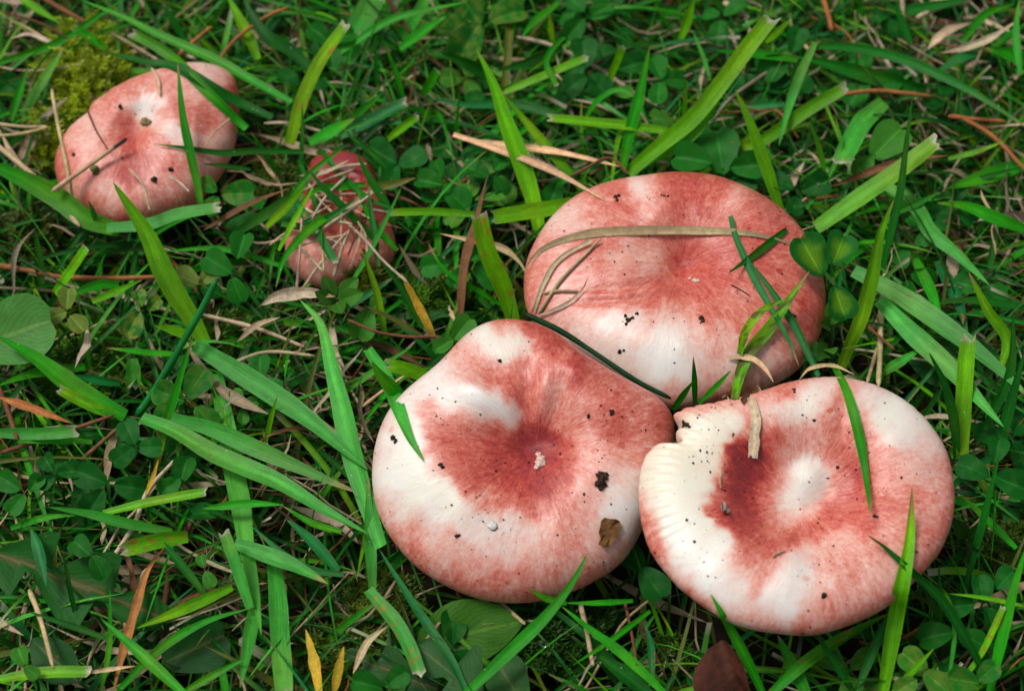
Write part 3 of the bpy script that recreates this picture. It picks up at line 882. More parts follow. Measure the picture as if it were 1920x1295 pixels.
H('mid', 11, 'p', 2.0, 3.4, '650,545 690,480 730,400 752,352', f'thin green blade rising across the lower right of the {SM}', 'o')
H('deep', 13, 'p', 2.0, 3.2, '600,280 640,330 690,372 735,392', f'dark blade sloping right below the red top of the {SM}', 'o')
H('mid', 12, 'p', 2.0, 3.2, '530,400 560,350 600,310 650,272', f'green blade arching over the red top of the {SM}', 'oa')
H('deep', 11, 'p', 2.0, 3.0, '560,300 585,360 600,420 604,470', f'dark thin blade hanging down the left half of the {SM}', 'o')
H('straw', 7, 'n', 2.6, 3.1, '590,440 640,405 700,362', f'pale straw slanting up over the right middle of the {SM}', 'o')
H('straw', 5, 'n', 2.4, 2.9, '540,470 590,452 650,440', f'thin straw lying level low on the left of the {SM}', 'o')
H('grey', 6, 'n', 2.6, 3.0, '650,330 610,370 585,410', f'grey straw slanting down the upper middle of the {SM}', 'o')
H('straw', 9, 'b', 2.8, 3.2, '560,330 610,322 655,300', f'dry flat straw over the upper left rim of the {SM}', 'o')
H('deep', 17, 'p', 2.2, 3.6, '742,420 715,370 690,330 668,285', f'dark wide blade covering the upper right of the {SM}', 'o')
H('mid', 14, 'p', 2.0, 3.2, '745,470 700,420 668,352', f'blade slanting up over the right side of the {SM}', 'o')
H('bright', 12, 'p', 2.0, 3.4, '523,470 560,400 590,345', f'thin bright blade leaning over the left rim of the {SM}', 'o')
H('deep', 16, 'p', 2.2, 3.2, '528,420 580,425 630,400 668,372', f'dark blade lying across the waist of the {SM}', 'o')
H('straw', 6, 'n', 2.4, 2.8, '690,480 685,440 670,415', f'bent straw on the right front of the {SM}', 'o')
# --- top middle
H('bright', 34, 'p', 1.2, 4.8, '1012,440 1008,410 997,365 973,293 950,233 923,155 894,94', f'tall bright hairy blade standing left of the {BK}')
H('bright', 19, 'p', 1.6, 3.4, '1092,356 1057,313 990,233 940,173', 'blade crossing behind the tall hairy blade in the top middle')
H('teal', 18, 'p', 1.8, 2.2, '1075,232 1040,217 973,197 873,197 803,183', 'blue green blade lying level behind the tall hairy blade')
H('bright', 19, 'c', 2.2, 2.6, '1262,249 1207,240 1107,230 1030,223', f'level bright blade above the {BK}')
H('tan', 15, 'p', 2.2, 2.6, '895,266 970,275 1040,284 1100,297 1164,313', f'upper of two tan straws pointing at the {BK}')
H('tan', 15, 'p', 2.3, 3.2, '850,253 940,283 1040,323 1138,378', f'lower tan straw with its point on the {BK} upper left rim', 'o')
H('brown', 6, 'n', 2.4, 2.8, '1060,337 1100,315 1133,297 1155,302 1178,327', f'thin brown bent stem just above the {BK}', name='dry_straw')
H('mid', 22, 'p', 1.4, 4.2, '1167,315 1180,253 1200,173 1218,88', f'upright green blade behind the {BK}')
H('bright', 32, 'c', 1.2, 5.2, '1178,325 1230,280 1280,240 1313,207 1363,143 1407,83 1448,32', f'long bright blade with round mown tip slanting up behind the {BK}')
H('mid', 22, 'p', 1.2, 3.6, '1205,310 1280,267 1320,227 1365,150', f'shorter blade lying under the long bright slanted blade', )
H('deep', 15, 'p', 1.8, 2.2, '760,35 700,25 635,8', 'dark blade lying level at the top edge left of the clover')
H('mid', 15, 'p', 1.6, 3.0, '635,100 723,43 790,22 872,5', 'curved blade sweeping up to the clover at the top edge')
H('mid', 21, 'p', 1.5, 2.6, '750,92 795,60 838,30', 'wide blade pointing at the top clover')
H('blue', 44, 'c', 1.0, 2.4, '628,135 655,95 673,50 706,-12', 'very broad pale blade in shade at the top edge', 'f')
H('blue', 22, 'c', 1.0, 2.4, '753,75 775,40 803,-8', 'pale narrow blade at the top edge beside the very broad one')
H('deep', 22, 'p', 1.2, 2.4, '930,150 880,122 825,98', 'dark blade pointing left under the top clover')
H('deep', 17, 'p', 1.6, 2.4, '1055,90 990,117 928,134', 'dark leaf like blade pointing left right of the tall hairy blade')
H('bright', 15, 'c', 1.8, 3.0, '947,173 1040,133 1101,108', 'mown bright blade sloping up in the top middle')
H('mid', 11, 'c', 2.6, 3.2, '1057,70 1030,100 1025,125 1044,162', 'small hooked blade hanging down in the top middle')
H('mid', 11, 'p', 1.6, 2.8, '1097,222 1123,187 1160,168 1195,186', 'thin arched blade bowing over in the top middle', 'a')
H('bright', 15, 'c', 1.5, 3.4, '1137,162 1152,128 1168,88', 'short mown blade standing beside the round clover leaflets')
H('mid', 14, 'p', 1.5, 2.4, '1047,5 1000,43 975,75', 'pointed blade between the two top clovers')
H('bright', 9, 'p', 1.4, 3.4, '1038,82 1033,55 1028,22', 'small thin upright tip in the top middle')
H('deep', 10, 'p', 1.4, 3.2, '710,180 706,125 703,72', 'dark upright blade left of the clover in the upper middle')
H('mid', 10, 'p', 1.4, 3.2, '758,188 742,135 720,80', 'thin blade leaning left below the wide pointed blade')
H('mid', 15, 'p', 1.5, 2.4, '635,237 680,205 715,177', 'blade lying below the dark upright one in the upper middle')
H('teal', 24, 'c', 1.5, 2.2, '635,256 707,220 765,192', f'blue green mown blade above the {SM}')
H('bright', 16, 'c', 1.6, 2.6, '728,262 755,240 784,217', f'mown blade with white end above right of the {SM}')
H('mid', 18, 'c', 1.4, 3.0, '793,177 808,155 821,132', 'stubby mown blade left of the tall hairy blade')
H('mid', 7, 'p', 1.3, 3.2, '853,268 857,220 862,170', 'hair thin upright blade left of the tall hairy blade')
H('bright', 15, 'c', 2.2, 2.6, '890,402 807,397 728,399', f'level blade with cut pale end right of the {SM}')
H('bright', 30, 'c', 2.2, 2.8, '1072,380 1030,391 973,400 922,409', f'wide level blade with cut end against the left rim of the {BK}')
H('bright', 36, 'c', 1.2, 4.2, '963,600 945,540 915,470 900,402', f'broad bright torn blade standing left of the {BK}', 's')
H('brown', 17, 'b', 1.6, 3.8, '865,637 864,570 871,495 890,425 914,330', f'dry brown blade standing behind the {LF}', name='dry_straw')
H('tan', 12, 'b', 2.2, 2.8, '988,516 973,490 940,465 873,449 824,438', f'curled tan straw left of the {BK}')
H('straw', 17, 'b', 3.2, 3.4, '985,505 1003,477 1040,455 1110,437 1200,432 1300,432 1400,437 1495,458', f'flat dead grass strap lying across the {BK}', 'of')
H('straw', 9, 'c', 2.4, 4.0, '1000,585 1020,530 1050,485 1110,450', f'frayed dead stem lying on the left side of the {BK}', 'o')
H('straw', 7, 'n', 2.4, 4.0, '1010,588 1040,540 1065,510 1127,447', f'thin dead stem beside the frayed one on the {BK}', 'o')
H('straw', 6, 'n', 3.0, 3.4, '1018,549 1050,545 1085,546', f'small level dead stem on the left of the {BK}', 'o')
H('straw', 6, 'p', 2.4, 4.0, '1010,592 1060,570 1090,545 1103,518', f'forked dead stem at the lower left of the {BK}', 'o')
H('pine', 12, 'n', 3.6, 3.0, '983,588 1050,620 1120,665 1190,712 1258,747', f'dark green conifer needle lying between the {BK} and the {LF}', 'o', 'pine_needle')
# --- between half hidden mushroom and dented mushroom
H('yellow', 17, 'p', 1.4, 2.8, '812,632 780,565 752,511', f'yellow and orange dying blade left above the {LF}', 'sy', 'grass_blade', 'grass blade', 'grass blades')
H('brown', 7, 'n', 2.0, 2.6, '855,646 820,632 773,632 707,622 652,599', f'thin brown wavy stem left of the {LF} top', name='dry_straw')
H('olive', 9, 'p', 1.8, 2.4, '790,628 740,599 680,571', 'thin green stem with straw tip left of the yellow dying blade', 't')
H('bright', 15, 'p', 1.2, 3.2, '722,635 712,580 703,540 679,468', f'bright upright blade at the right of the {SM}')
H('deep', 15, 'p', 1.4, 2.8, '792,615 753,539 715,493', f'dark blade between the {SM} and the yellow dying blade')
H('teal', 14, 'p', 1.6, 2.2, '636,585 690,552 735,524', f'blue green blade below the {SM}')
H('mid', 11, 'p', 1.4, 2.6, '945,575 895,545 857,525 827,499 802,454', f'thin curved blade sloping toward the {LF} from the clover')
H('mid', 13, 'p', 1.8, 2.6, '773,692 730,730 683,792', f'blade pointing down at the left rim of the {LF}')
H('mid', 13, 'p', 1.8, 2.4, '635,742 707,692 775,648', f'blade sloping up to the top left of the {LF}')
H('mid', 26, 'p', 3.0, 4.2, '758,752 735,728 715,705 697,677', f'rolled green blade at the upper left rim of the {LF}')
H('blue', 28, 'p', 2.0, 4.0, '690,655 718,700 738,745 755,790 770,825 794,864', f'pale bending blade draped over the left rim of the {LF}', 'o')
H('bright', 26, 'c', 2.4, 3.0, '812,712 773,695 726,684', f'ragged torn blade against the upper left of the {LF}')
H('tan', 8, 'n', 2.4, 2.8, '680,762 715,735 758,705', f'tan stem end left of the {LF}')
# --- left middle
H('blue', 40, 'p', 2.4, 2.8, '715,1025 690,950 660,850 640,760 620,680 600,605 562,562', f'long pale blade bending down left of the {LF}', 'f')
H('grey', 24, 'b', 2.3, 2.6, '490,572 520,556 560,549 590,549 628,556', f'withered grey sheath at the top of the long pale bending blade', 'o')
H('blue', 40, 'p', 2.2, 2.8, '365,647 433,689 517,742 583,789 640,838 690,880', f'wide pale blade sloping down to the left rim of the {LF}', 'f')
H('teal', 17, 'n', 1.2, 4.2, '257,779 290,732 333,659 377,582 407,522', 'round blue green stem with brown cut end in the left middle', name='plant_stem', cat='plant stem', group='round cut stems')
H('mid', 17, 'p', 1.2, 3.6, '293,880 303,825 320,765 340,699 362,630', 'thin blade turning yellow at its foot crossing the round stem', 'y')
H('bright', 20, 'p', 2.6, 3.2, '358,633 325,620 289,611', 'small pointed blade resting on the round stem')
H('mid', 38, 'p', 1.6, 3.0, '235,780 200,762 133,722 67,672 -8,628', 'wide bright blade pointing at the left edge below the round leaf')
H('bright', 22, 'c', 1.6, 2.4, '222,780 167,759 110,730', 'cut pale blade under the wide one at the left')
H('mid', 19, 'p', 1.4, 2.2, '160,688 67,699 -8,724', 'blade lying level to the left edge below the round leaf')
H('teal', 16, 'p', 1.4, 2.0, '225,719 180,712 130,703', 'blue green blade behind the wide bright left blade')
H('blue', 38, 'p', 2.2, 2.8, '265,783 330,808 400,850 470,880 530,907 600,950 690,1000', f'long pale blade ending at the lower left rim of the {LF}', 'f')
H('blue', 32, 'p', 2.3, 2.7, '322,783 400,805 467,835 540,867 665,922', f'second pale blade above the long one left of the {LF}', 'f')
H('blue', 38, 'p', 1.6, 2.4, '405,700 418,765 430,830 440,890 452,950 463,1030 478,1110 490,1190', 'broad pale upright blade in the lower left', 'f')
H('orange', 12, 'n', 1.6, 1.8, '-10,497 60,508 117,520 210,522 300,519', 'orange needle lying level in from the left edge')
H('orange', 15, 'b', 1.8, 2.0, '-10,742 60,765 135,793', 'orange striped straw at the left edge under the wide blade')
H('brown', 11, 'n', 1.6, 2.0, '-5,720 15,770 33,825', 'brown needle leaning at the left edge')
H('brown', 9, 'n', 1.6, 1.8, '-5,851 105,815 214,778', 'brown needle sloping from the left edge to the round stem')
H('brown', 10, 'n', 1.6, 1.8, '153,862 192,828 230,795', 'short brown needle above the dark three leaved clover')
H('blue', 23, 'c', 1.9, 2.2, '-8,811 70,813 144,809', 'blade with torn white end lying in from the left edge')
H('mid', 15, 'p', 1.6, 2.0, '173,829 100,826 30,829', 'blade lying level below the torn white one')
H('bright', 20, 'c', 1.4, 3.0, '103,550 135,505 164,462', 'bright blade bent at its top left of the mottled clover')
H('mid', 18, 'p', 1.8, 2.4, '223,535 183,535 120,558', 'curved blade above the mottled clover')
H('bright', 13, 'p', 1.9, 2.6, '173,566 220,545 267,524', 'bright thin blade pointing right above the mottled clover')
H('deep', 17, 'p', 1.3, 2.8, '79,540 74,490 66,430', 'dark upright blade near the left edge below the mushroom')
H('mid', 12, 'p', 1.8, 2.2, '530,499 417,467 300,472', f'arched level blade left of the {SM}')
H('mid', 14, 'p', 1.6, 2.0, '337,665 277,662 200,652', 'narrow level blade beside the round stem')
H('mid', 10, 'p', 1.6, 2.4, '284,723 255,700 222,674', 'small dark blade left of the crossing stems')
H('blue', 28, 'c', 2.4, 1.8, '247,672 249,700 248,726', 'hanging dull blade end with white threads in the left middle')
H('bright', 10, 'p', 1.2, 3.0, '497,833 507,790 521,740', 'thin bright upright blade with tan tip between the pale blades', 't')
H('straw', 9, 'n', 1.5, 1.8, '380,590 480,615 570,650', f'pale dead stem lying between the clover and the {LF}')
H('straw', 11, 'b', 1.8, 2.2, '445,640 480,610 525,595', 'frayed straw end in the left middle')
H('straw', 8, 'n', 1.7, 2.0, '425,685 500,660 590,667', 'curved straw crossing above the pale sloping blade')
# --- lower left
H('bright', 19, 'c', 2.4, 2.8, '193,963 233,953 300,938 388,922', 'pale bright blade with ragged cut end above the lobed leaf')
H('mid', 20, 'p', 2.3, 2.6, '322,997 233,980 167,963 90,950', 'blade with a left pointing tip above the lobed leaf')
H('mid', 13, 'p', 2.0, 2.2, '20,990 83,970 142,966', 'arched narrow blade near the lower left edge')
H('bright', 30, 'c', 2.4, 2.8, '352,1005 300,1012 232,1030', 'yellowish blade with ragged torn end in the lower left', 's')
H('teal', 22, 'b', 2.8, 2.6, '58,990 73,1030 87,1098', 'small blue green blade hanging over the lobed leaf')
H('orange', 17, 'b', 2.0, 2.2, '213,1293 230,1225 253,1146 277,1070 312,1021', 'red brown dead strap lying in the lower left')
H('bright', 22, 'p', 2.4, 2.8, '435,1100 333,1146 256,1177', 'bright pointed blade right of the red brown strap')
H('mid', 17, 'p', 2.2, 2.6, '225,1290 300,1216 383,1166 468,1140', 'long curved blade rising right above the dark square leaf')
H('mid', 22, 'p', 2.4, 2.6, '345,1300 250,1213 190,1160', 'blade crossing down to the bottom edge in the lower left')
H('deep', 13, 'p', 1.8, 2.2, '200,1197 133,1173 53,1146', 'dark thin blade below the lobed leaf')
H('deep', 16, 'p', 2.0, 2.6, '382,1112 333,1050 289,999', 'dark blade left of the broad upright pale blade')
H('blue', 23, 'c', 2.4, 3.2, '470,1140 445,1065 420,997', 'folded pale blade with split tip in the lower left')
H('blue', 31, 'p', 2.4, 2.8, '440,1018 533,1052 575,1072 615,1094', f'pale blade pointing right toward the lower {LF}', 'f')
H('mid', 16, 'b', 2.5, 2.7, '380,953 467,944 532,946', 'level blade crossing the broad upright pale blade')
H('mid', 14, 'p', 2.2, 2.5, '640,997 583,980 530,948', f'thin blade left of the lower {LF}')
H('blue', 38, 'c', 2.0, 1.8, '512,1045 520,1120 525,1200 533,1300', 'broad pale blade running down to the bottom edge', 'f')
H('teal', 15, 'p', 2.0, 2.4, '645,1078 583,1068 533,1040 470,984', 'blue green blade sloping under the right pointing pale one')
H('teal', 22, 'p', 2.0, 2.4, '634,1070 583,1013 536,972', f'wide blue green blade at the lower left of the {LF}')
H('blue', 26, 'p', 2.0, 2.4, '482,1110 468,1190 450,1288', 'pale folded blade ending at the bottom edge')
H('bright', 24, 'c', 1.9, 2.3, '-8,1275 50,1265 100,1260 167,1259', 'pale green blade lying along the bottom left corner')
H('tan', 8, 'p', 2.2, 2.4, '165,1260 215,1253 255,1248', 'tan dead end of the bottom left corner blade')
H('tan', 11, 'n', 2.0, 2.2, '55,1105 77,1163 100,1252', 'tan straw near the bottom left')
H('grey', 11, 'n', 2.0, 2.2, '205,1055 250,986 277,920 330,860', 'long grey straw slanting above the red brown strap')
H('yellow', 9, 'p', 2.4, 2.6, '275,925 288,890 297,860', 'yellow thin stem above the grey slanting straw')
H('yellow', 20, 'p', 1.8, 2.2, '600,1300 590,1240 573,1178', 'yellow dead blade standing at the bottom edge', name='dry_straw')
H('yellow', 18, 'p', 1.8, 2.2, '625,1300 634,1255 645,1210', 'second yellow dead blade at the bottom edge', name='dry_straw')
H('mid', 15, 'p', 2.0, 2.6, '340,1300 400,1265 463,1232', 'blade pointing right at the bottom edge left of the yellow ones')
H('mid', 11, 'p', 1.6, 3.0, '190,1293 205,1210 206,1105', 'upright narrow blade left of the red brown strap')
H('deep', 10, 'p', 1.6, 3.2, '145,1165 130,1100 117,1030', 'dark upright blade in front of the lobed leaf')
# --- below and left of the dented mushroom
H('blue', 22, 'p', 1.8, 2.8, '698,1110 693,996 690,896', f'upright pale blade against the left rim of the {LF}')
H('blue', 28, 'c', 2.2, 2.4, '690,1105 703,1120 740,1163 767,1210 787,1262', f'rust spotted blade with torn tan end below the {LF}', 's')
H('teal', 18, 'p', 2.0, 2.8, '875,1300 847,1240 807,1180 763,1113 711,1029', f'long blue green blade below the {LF}')
H('mid', 24, 'p', 2.2, 4.2, '872,1302 957,1220 1023,1156 1070,1096 1103,1036', f'blade with its tip over the bottom rim of the {LF}', 'o')
H('mid', 13, 'p', 2.4, 3.0, '1062,1131 1023,1121 991,1102', f'short blade tip touching the bottom rim of the {LF}', 'o')
H('mid', 11, 'p', 2.2, 2.5, '1187,1126 1120,1130 1058,1130', f'thin level blade below the right of the {LF}')
H('mid', 19, 'p', 2.0, 2.6, '1245,1297 1173,1230 1107,1180 1053,1136', f'blade sloping down to the bottom edge between the two front mushrooms')
H('mid', 11, 'p', 2.0, 2.5, '1219,1145 1140,1203 1072,1247', 'thin blade crossing the sloping one between the two front mushrooms')
H('deep', 30, 'p', 1.8, 2.2, '1220,1305 1173,1265 1112,1222', 'wide dark blade at the bottom edge between the two front mushrooms')
H('teal', 14, 'p', 1.8, 2.4, '1223,1275 1220,1210 1206,1162', 'rust spotted narrow blade at the bottom between the front mushrooms', 's')
H('straw', 11, 'n', 1.8, 2.2, '1088,1130 1100,1183 1112,1247', f'greyish straw below the right of the {LF}')
H('brown', 7, 'n', 1.9, 2.2, '1172,1130 1185,1190 1194,1247', f'brown needle below the gap of the front mushrooms')
H('tan', 7, 'n', 1.8, 2.0, '852,1147 895,1140 937,1135', f'tan twiglet under the bottom rim of the {LF}')
H('tan', 9, 'n', 1.8, 2.0, '938,1128 960,1148 985,1170', f'second tan twiglet under the bottom rim of the {LF}')
H('straw', 14, 'b', 2.0, 2.4, '662,1262 690,1203 728,1172', f'curled dry blade low left of the {LF}')
# --- bottom right, over the bitten mushroom
H('bright', 31, 'p', 1.6, 5.6, '1655,1300 1680,1146 1694,1075 1705,1010 1710,911', f'tall green blade in front of the right side of the {RT}', 'o')
H('deep', 20, 'p', 2.0, 5.2, '1842,1255 1800,1180 1763,1123 1713,1076 1663,1030 1625,1001', f'dark blade crossing the tall one on the {RT}', 'o')
H('mid', 20, 'p', 1.8, 4.4, '1430,1297 1390,1216 1357,1156 1332,1112', f'blade with its tip over the lower left rim of the {RT}', 'o')
H('mid', 24, 'p', 2.0, 2.8, '1445,1300 1513,1240 1580,1196 1670,1148', f'blade with one rust spot under the bottom rim of the {RT}', 's')
H('deep', 17, 'p', 1.8, 3.0, '1605,1300 1647,1196 1690,1106', f'dark blade left of the tall green one below the {RT}')
H('deep', 15, 'p', 1.8, 3.4, '1602,1300 1557,1230 1526,1182', f'dark short blade at the bottom rim of the {RT}')
H('mid', 26, 'p', 1.8, 2.4, '1515,1305 1487,1250 1458,1190', f'wide blade under the bottom of the {RT}')
H('mid', 9, 'p', 1.8, 3.0, '1780,1270 1790,1180 1773,1113 1725,1068', f'thin curved blade right of the {RT} bottom')
H('deep', 11, 'p', 1.5, 3.6, '1757,1195 1763,1140 1760,1058', f'dark upright blade in the clover right of the {RT}')
H('deep', 15, 'p', 1.5, 4.2, '1812,1095 1847,963 1875,845', f'dark long blade rising right of the {RT}')
H('mid', 21, 'p', 1.5, 4.2, '1855,1300 1887,1163 1905,1090 1928,1015', 'tall blade at the lower right picture edge')
H('mid', 17, 'p', 1.8, 2.2, '1905,1028 1855,980 1799,925', f'blade sloping down to the right edge beside the {RT}')
H('bright', 10, 'p', 2.4, 2.6, '1930,1138 1847,1121 1777,1112', 'thin level blade over the lower right clover')
H('bright', 13, 'c', 1.8, 3.0, '1818,1258 1847,1213 1881,1139', 'mown bright blade among the lower right clover', 's')
H('bright', 13, 'p', 2.0, 3.0, '1672,1300 1710,1258 1751,1215', 'bright thin blade above the bottom edge right of the tall one')
# --- on and right of the back mushroom
H('teal', 14, 'p', 3.2, 4.2, '1370,405 1380,445 1413,519 1453,589 1480,640 1498,686', f'lower of two crossing blue green blades on the {BK}', 'o')
H('teal', 15, 'p', 3.2, 4.2, '1535,705 1520,672 1487,605 1447,545 1400,482', f'upper right of two blue green blades on the {BK}', 'o')
H('deep', 15, 'p', 3.0, 4.2, '1475,430 1447,452 1413,479 1366,512', f'dark pointed blade on the {BK} near the strap', 'o')
H('bright', 24, 'p', 2.6, 4.6, '1378,748 1390,695 1410,655 1440,619 1487,552 1518,508', f'brown blotched blade rising between the {BK} and the {RT}', 'om')
H('bright', 17, 'p', 3.4, 4.4, '1387,664 1400,619 1430,582 1472,560', f'split brown edged blade bowed on the {BK}', 'oma')
H('bright', 28, 'p', 1.2, 5.2, '1578,685 1596,640 1613,599 1633,525 1650,440 1676,373', f'tall hairy blade with red tip standing right of the {BK}', 't')
H('deep', 15, 'p', 1.2, 5.4, '1650,525 1665,460 1687,367 1700,267 1711,180', f'tall dark blade behind the red tipped one')
H('blue', 38, 'p', 2.0, 2.6, '1600,508 1680,549 1763,605 1850,672 1935,748', f'upper broad pale blade sloping right of the {BK}', 'f')
H('blue', 38, 'p', 2.2, 2.8, '1648,562 1707,622 1780,689 1847,762 1882,800', f'lower broad pale blade sloping right of the {BK}', 'f')
H('blue', 28, 'p', 1.8, 2.4, '1655,345 1713,383 1745,435 1797,479 1855,534', f'pale blade sloping down right of the tall dark blade', 'f')
H('bright', 31, 'c', 1.6, 3.6, '1803,860 1804,800 1807,732 1815,634', f'mown upright blade right of the {RT}')
H('mid', 21, 'p', 1.6, 2.2, '1715,485 1747,549 1768,613', f'green blade pointing down right of the red tipped blade')
H('teal', 23, 'p', 1.4, 2.0, '1757,490 1797,565 1815,628', 'blue green blade behind the mown upright one')
H('bright', 21, 'p', 1.6, 3.4, '1878,690 1888,635 1853,582 1816,510', 'curved bright blade near the right edge')
H('deep', 17, 'p', 1.6, 2.0, '1930,577 1813,563 1743,573', 'dark level blade running to the right edge')
H('deep', 18, 'p', 1.6, 4.4, '1793,858 1790,799 1773,725 1742,660', f'dark blade standing in front of the pale ones right of the {RT}')
H('deep', 19, 'p', 1.6, 3.6, '1845,805 1893,699 1900,585', 'dark blade leaning near the right edge')
H('deep', 21, 'p', 1.6, 3.8, '1862,880 1895,755 1922,655', 'broad dark blade at the right edge')
H('mid', 20, 'p', 1.6, 2.2, '1652,700 1690,677 1728,654', f'blade between the {BK} and the pale sloping ones')
H('mid', 19, 'p', 3.0, 5.2, '1565,690 1587,732 1607,799 1620,864 1628,925 1633,968', f'dark green blade hanging over the upper part of the {RT}', 'o')
H('tan', 8, 'b', 3.2, 3.6, '1498,712 1520,690 1563,685 1602,702', f'curled dry grass at the top rim of the {RT}', 'o')
H('brown', 17, 'c', 4.0, 4.6, '1390,754 1402,742 1425,728', f'dark dry scrap on the top rim of the {RT}', 'o', 'dry_straw')
H('straw', 19, 'c', 4.4, 4.8, '1408,745 1417,780 1415,815 1412,853', f'frayed brown strap hanging on the {RT} cream side', 'of')
H('tan', 12, 'b', 3.2, 3.8, '1362,669 1407,672 1432,689 1451,717', f'yellowish curl on the lower rim of the {BK}', 'o')
H('tan', 13, 'n', 1.4, 2.2, '1661,510 1652,600 1650,665 1647,725', f'tan stalk standing right of the {BK}')
H('tan', 9, 'n', 1.6, 2.2, '1648,642 1637,680 1626,717', f'shorter tan stalk beside the tall tan one')
H('brown', 8, 'n', 2.0, 2.4, '1596,584 1636,620 1678,656', f'red brown needle right of the {BK}')
H('deep', 11, 'p', 2.8, 4.6, '1303,757 1302,712 1300,668', f'upright tip at the junction of the three mushrooms', 'o')
H('deep', 12, 'p', 2.8, 4.4, '1262,768 1280,742 1301,713', f'left leaning dark tip where the three mushrooms meet', 'o')
H('mid', 12, 'p', 2.8, 4.4, '1311,756 1340,728 1371,694', f'right leaning tip where the three mushrooms meet', 'o')
# --- top right
H('bright', 24, 'p', 1.3, 4.2, '1463,395 1437,317 1407,233 1378,168', f'bright pointed blade behind the right rim of the {BK}')
H('blue', 18, 'p', 3.2, 2.4, '1528,80 1500,140 1477,207 1460,274', 'pale hanging blade at the top right of the long slanted one')
H('bright', 25, 'c', 1.8, 3.0, '1390,274 1430,263 1513,207 1583,166', 'blade with white cut end crossing the pale hanging one')
H('mid', 17, 'p', 1.8, 2.4, '1495,113 1430,103 1341,95', 'level pointed blade beside the long slanted tip')
H('deep', 28, 'p', 1.6, 2.2, '1735,170 1647,147 1563,123 1490,105', 'wide dark blade under the long arching blade at the top right')
H('deep', 19, 'p', 2.6, 2.8, '1535,87 1613,92 1697,113 1780,150 1847,187 1930,243', 'long dark arching blade crossing to the right edge')
H('blue', 38, 'c', 1.8, 2.6, '1657,192 1635,212 1613,235 1577,304', 'dull blue grey broad blade with torn end', 'f')
H('bright', 37, 'c', 1.6, 3.8, '1530,428 1613,370 1690,317 1757,265', f'broad bright blade with cut tip rising right of the {BK}')
H('brown', 15, 'b', 1.8, 2.2, '1557,350 1647,317 1713,300 1782,291', f'flat brown dead blade under the broad bright one', name='dry_straw')
H('orange', 10, 'n', 2.0, 2.0, '1578,177 1647,171 1750,181', 'level orange needle at the top right')
H('orange', 9, 'n', 1.8, 1.8, '1778,218 1830,224 1885,228', 'short orange needle near the right edge')
H('orange', 10, 'n', 1.9, 1.9, '1805,222 1863,257 1925,322', 'curved orange needle sloping out of the right edge')
H('bright', 11, 'p', 1.8, 2.6, '1778,298 1830,285 1881,266', 'narrow bright blade near the right edge below the arching one')
H('mid', 24, 'p', 1.8, 2.2, '1930,432 1863,407 1813,387 1757,380', 'pale blade lying level to the right edge')
H('mid', 32, 'p', 1.4, 2.0, '1935,305 1863,327 1775,354', 'wide blade in shade at the right edge')
H('mid', 14, 'p', 1.8, 2.4, '1683,398 1720,382 1763,360', 'small blade right of the tall dark blade')
H('mid', 11, 'p', 1.4, 3.0, '1547,328 1535,275 1517,226', f'thin blade above the right of the {BK}')
H('mid', 10, 'p', 1.4, 3.0, '1511,392 1560,320 1578,270 1566,220', 'thin curved blade left of the blue grey one')
H('mid', 14, 'p', 1.6, 2.6, '1914,140 1905,60 1912,-5', 'upright blade in the top right corner')
H('mid', 16, 'p', 1.6, 2.2, '1805,78 1847,27 1905,7', 'blade sloping up to the top right corner')
H('mid', 24, 'p', 1.5, 2.0, '1930,122 1890,102 1845,90', 'wide blade lying at the right edge below the corner')
H('teal', 22, 'p', 1.6, 2.2, '1835,98 1797,113 1752,140', 'blue green blade above the long arching one')
H('mid', 15, 'p', 1.6, 2.0, '1865,88 1895,65 1925,43', 'short blade near the top right edge')
H('straw', 15, 'b', 1.7, 2.0, '1738,94 1773,60 1822,42', 'pale bent straw at the top right')
H('straw', 14, 'b', 1.8, 2.2, '1762,100 1847,77 1910,38', 'long pale straw at the top right corner')
H('straw', 11, 'n', 1.6, 1.8, '1718,34 1770,12 1820,5', 'straw lying along the top edge at the right')
H('straw', 12, 'n', 1.6, 1.8, '1357,5 1380,18 1404,34', 'straw end at the top edge above the long slanted blade')
H('orange', 11, 'n', 1.8, 1.8, '1541,-8 1553,28 1560,58', 'orange needle hanging from the top edge')
H('bright', 17, 'p', 1.4, 2.8, '1276,75 1290,35 1302,-8', 'bright blade at the top edge left of the long slanted tip')
H('bright', 13, 'p', 1.6, 2.6, '1435,80 1458,60 1481,36', 'small bright blade right beside the long slanted tip')
H('deep', 15, 'p', 1.4, 2.4, '1708,85 1690,40 1678,-8', 'dark blade at the top edge above the arching one')
H('deep', 22, 'p', 1.5, 2.0, '1640,33 1747,13 1830,-5', 'wide dark blade lying along the top edge at the right')
H('bright', 9, 'p', 1.3, 2.8, '1281,232 1284,190 1288,152', f'thin bright tip above the {BK}')
H('blue', 9, 'p', 1.5, 2.4, '1332,150 1318,105 1299,60', 'thin blue green blade left of the long slanted tip')
H('teal', 13, 'p', 1.5, 2.0, '1395,203 1450,196 1503,197', 'blue green level blade under the long slanted one')

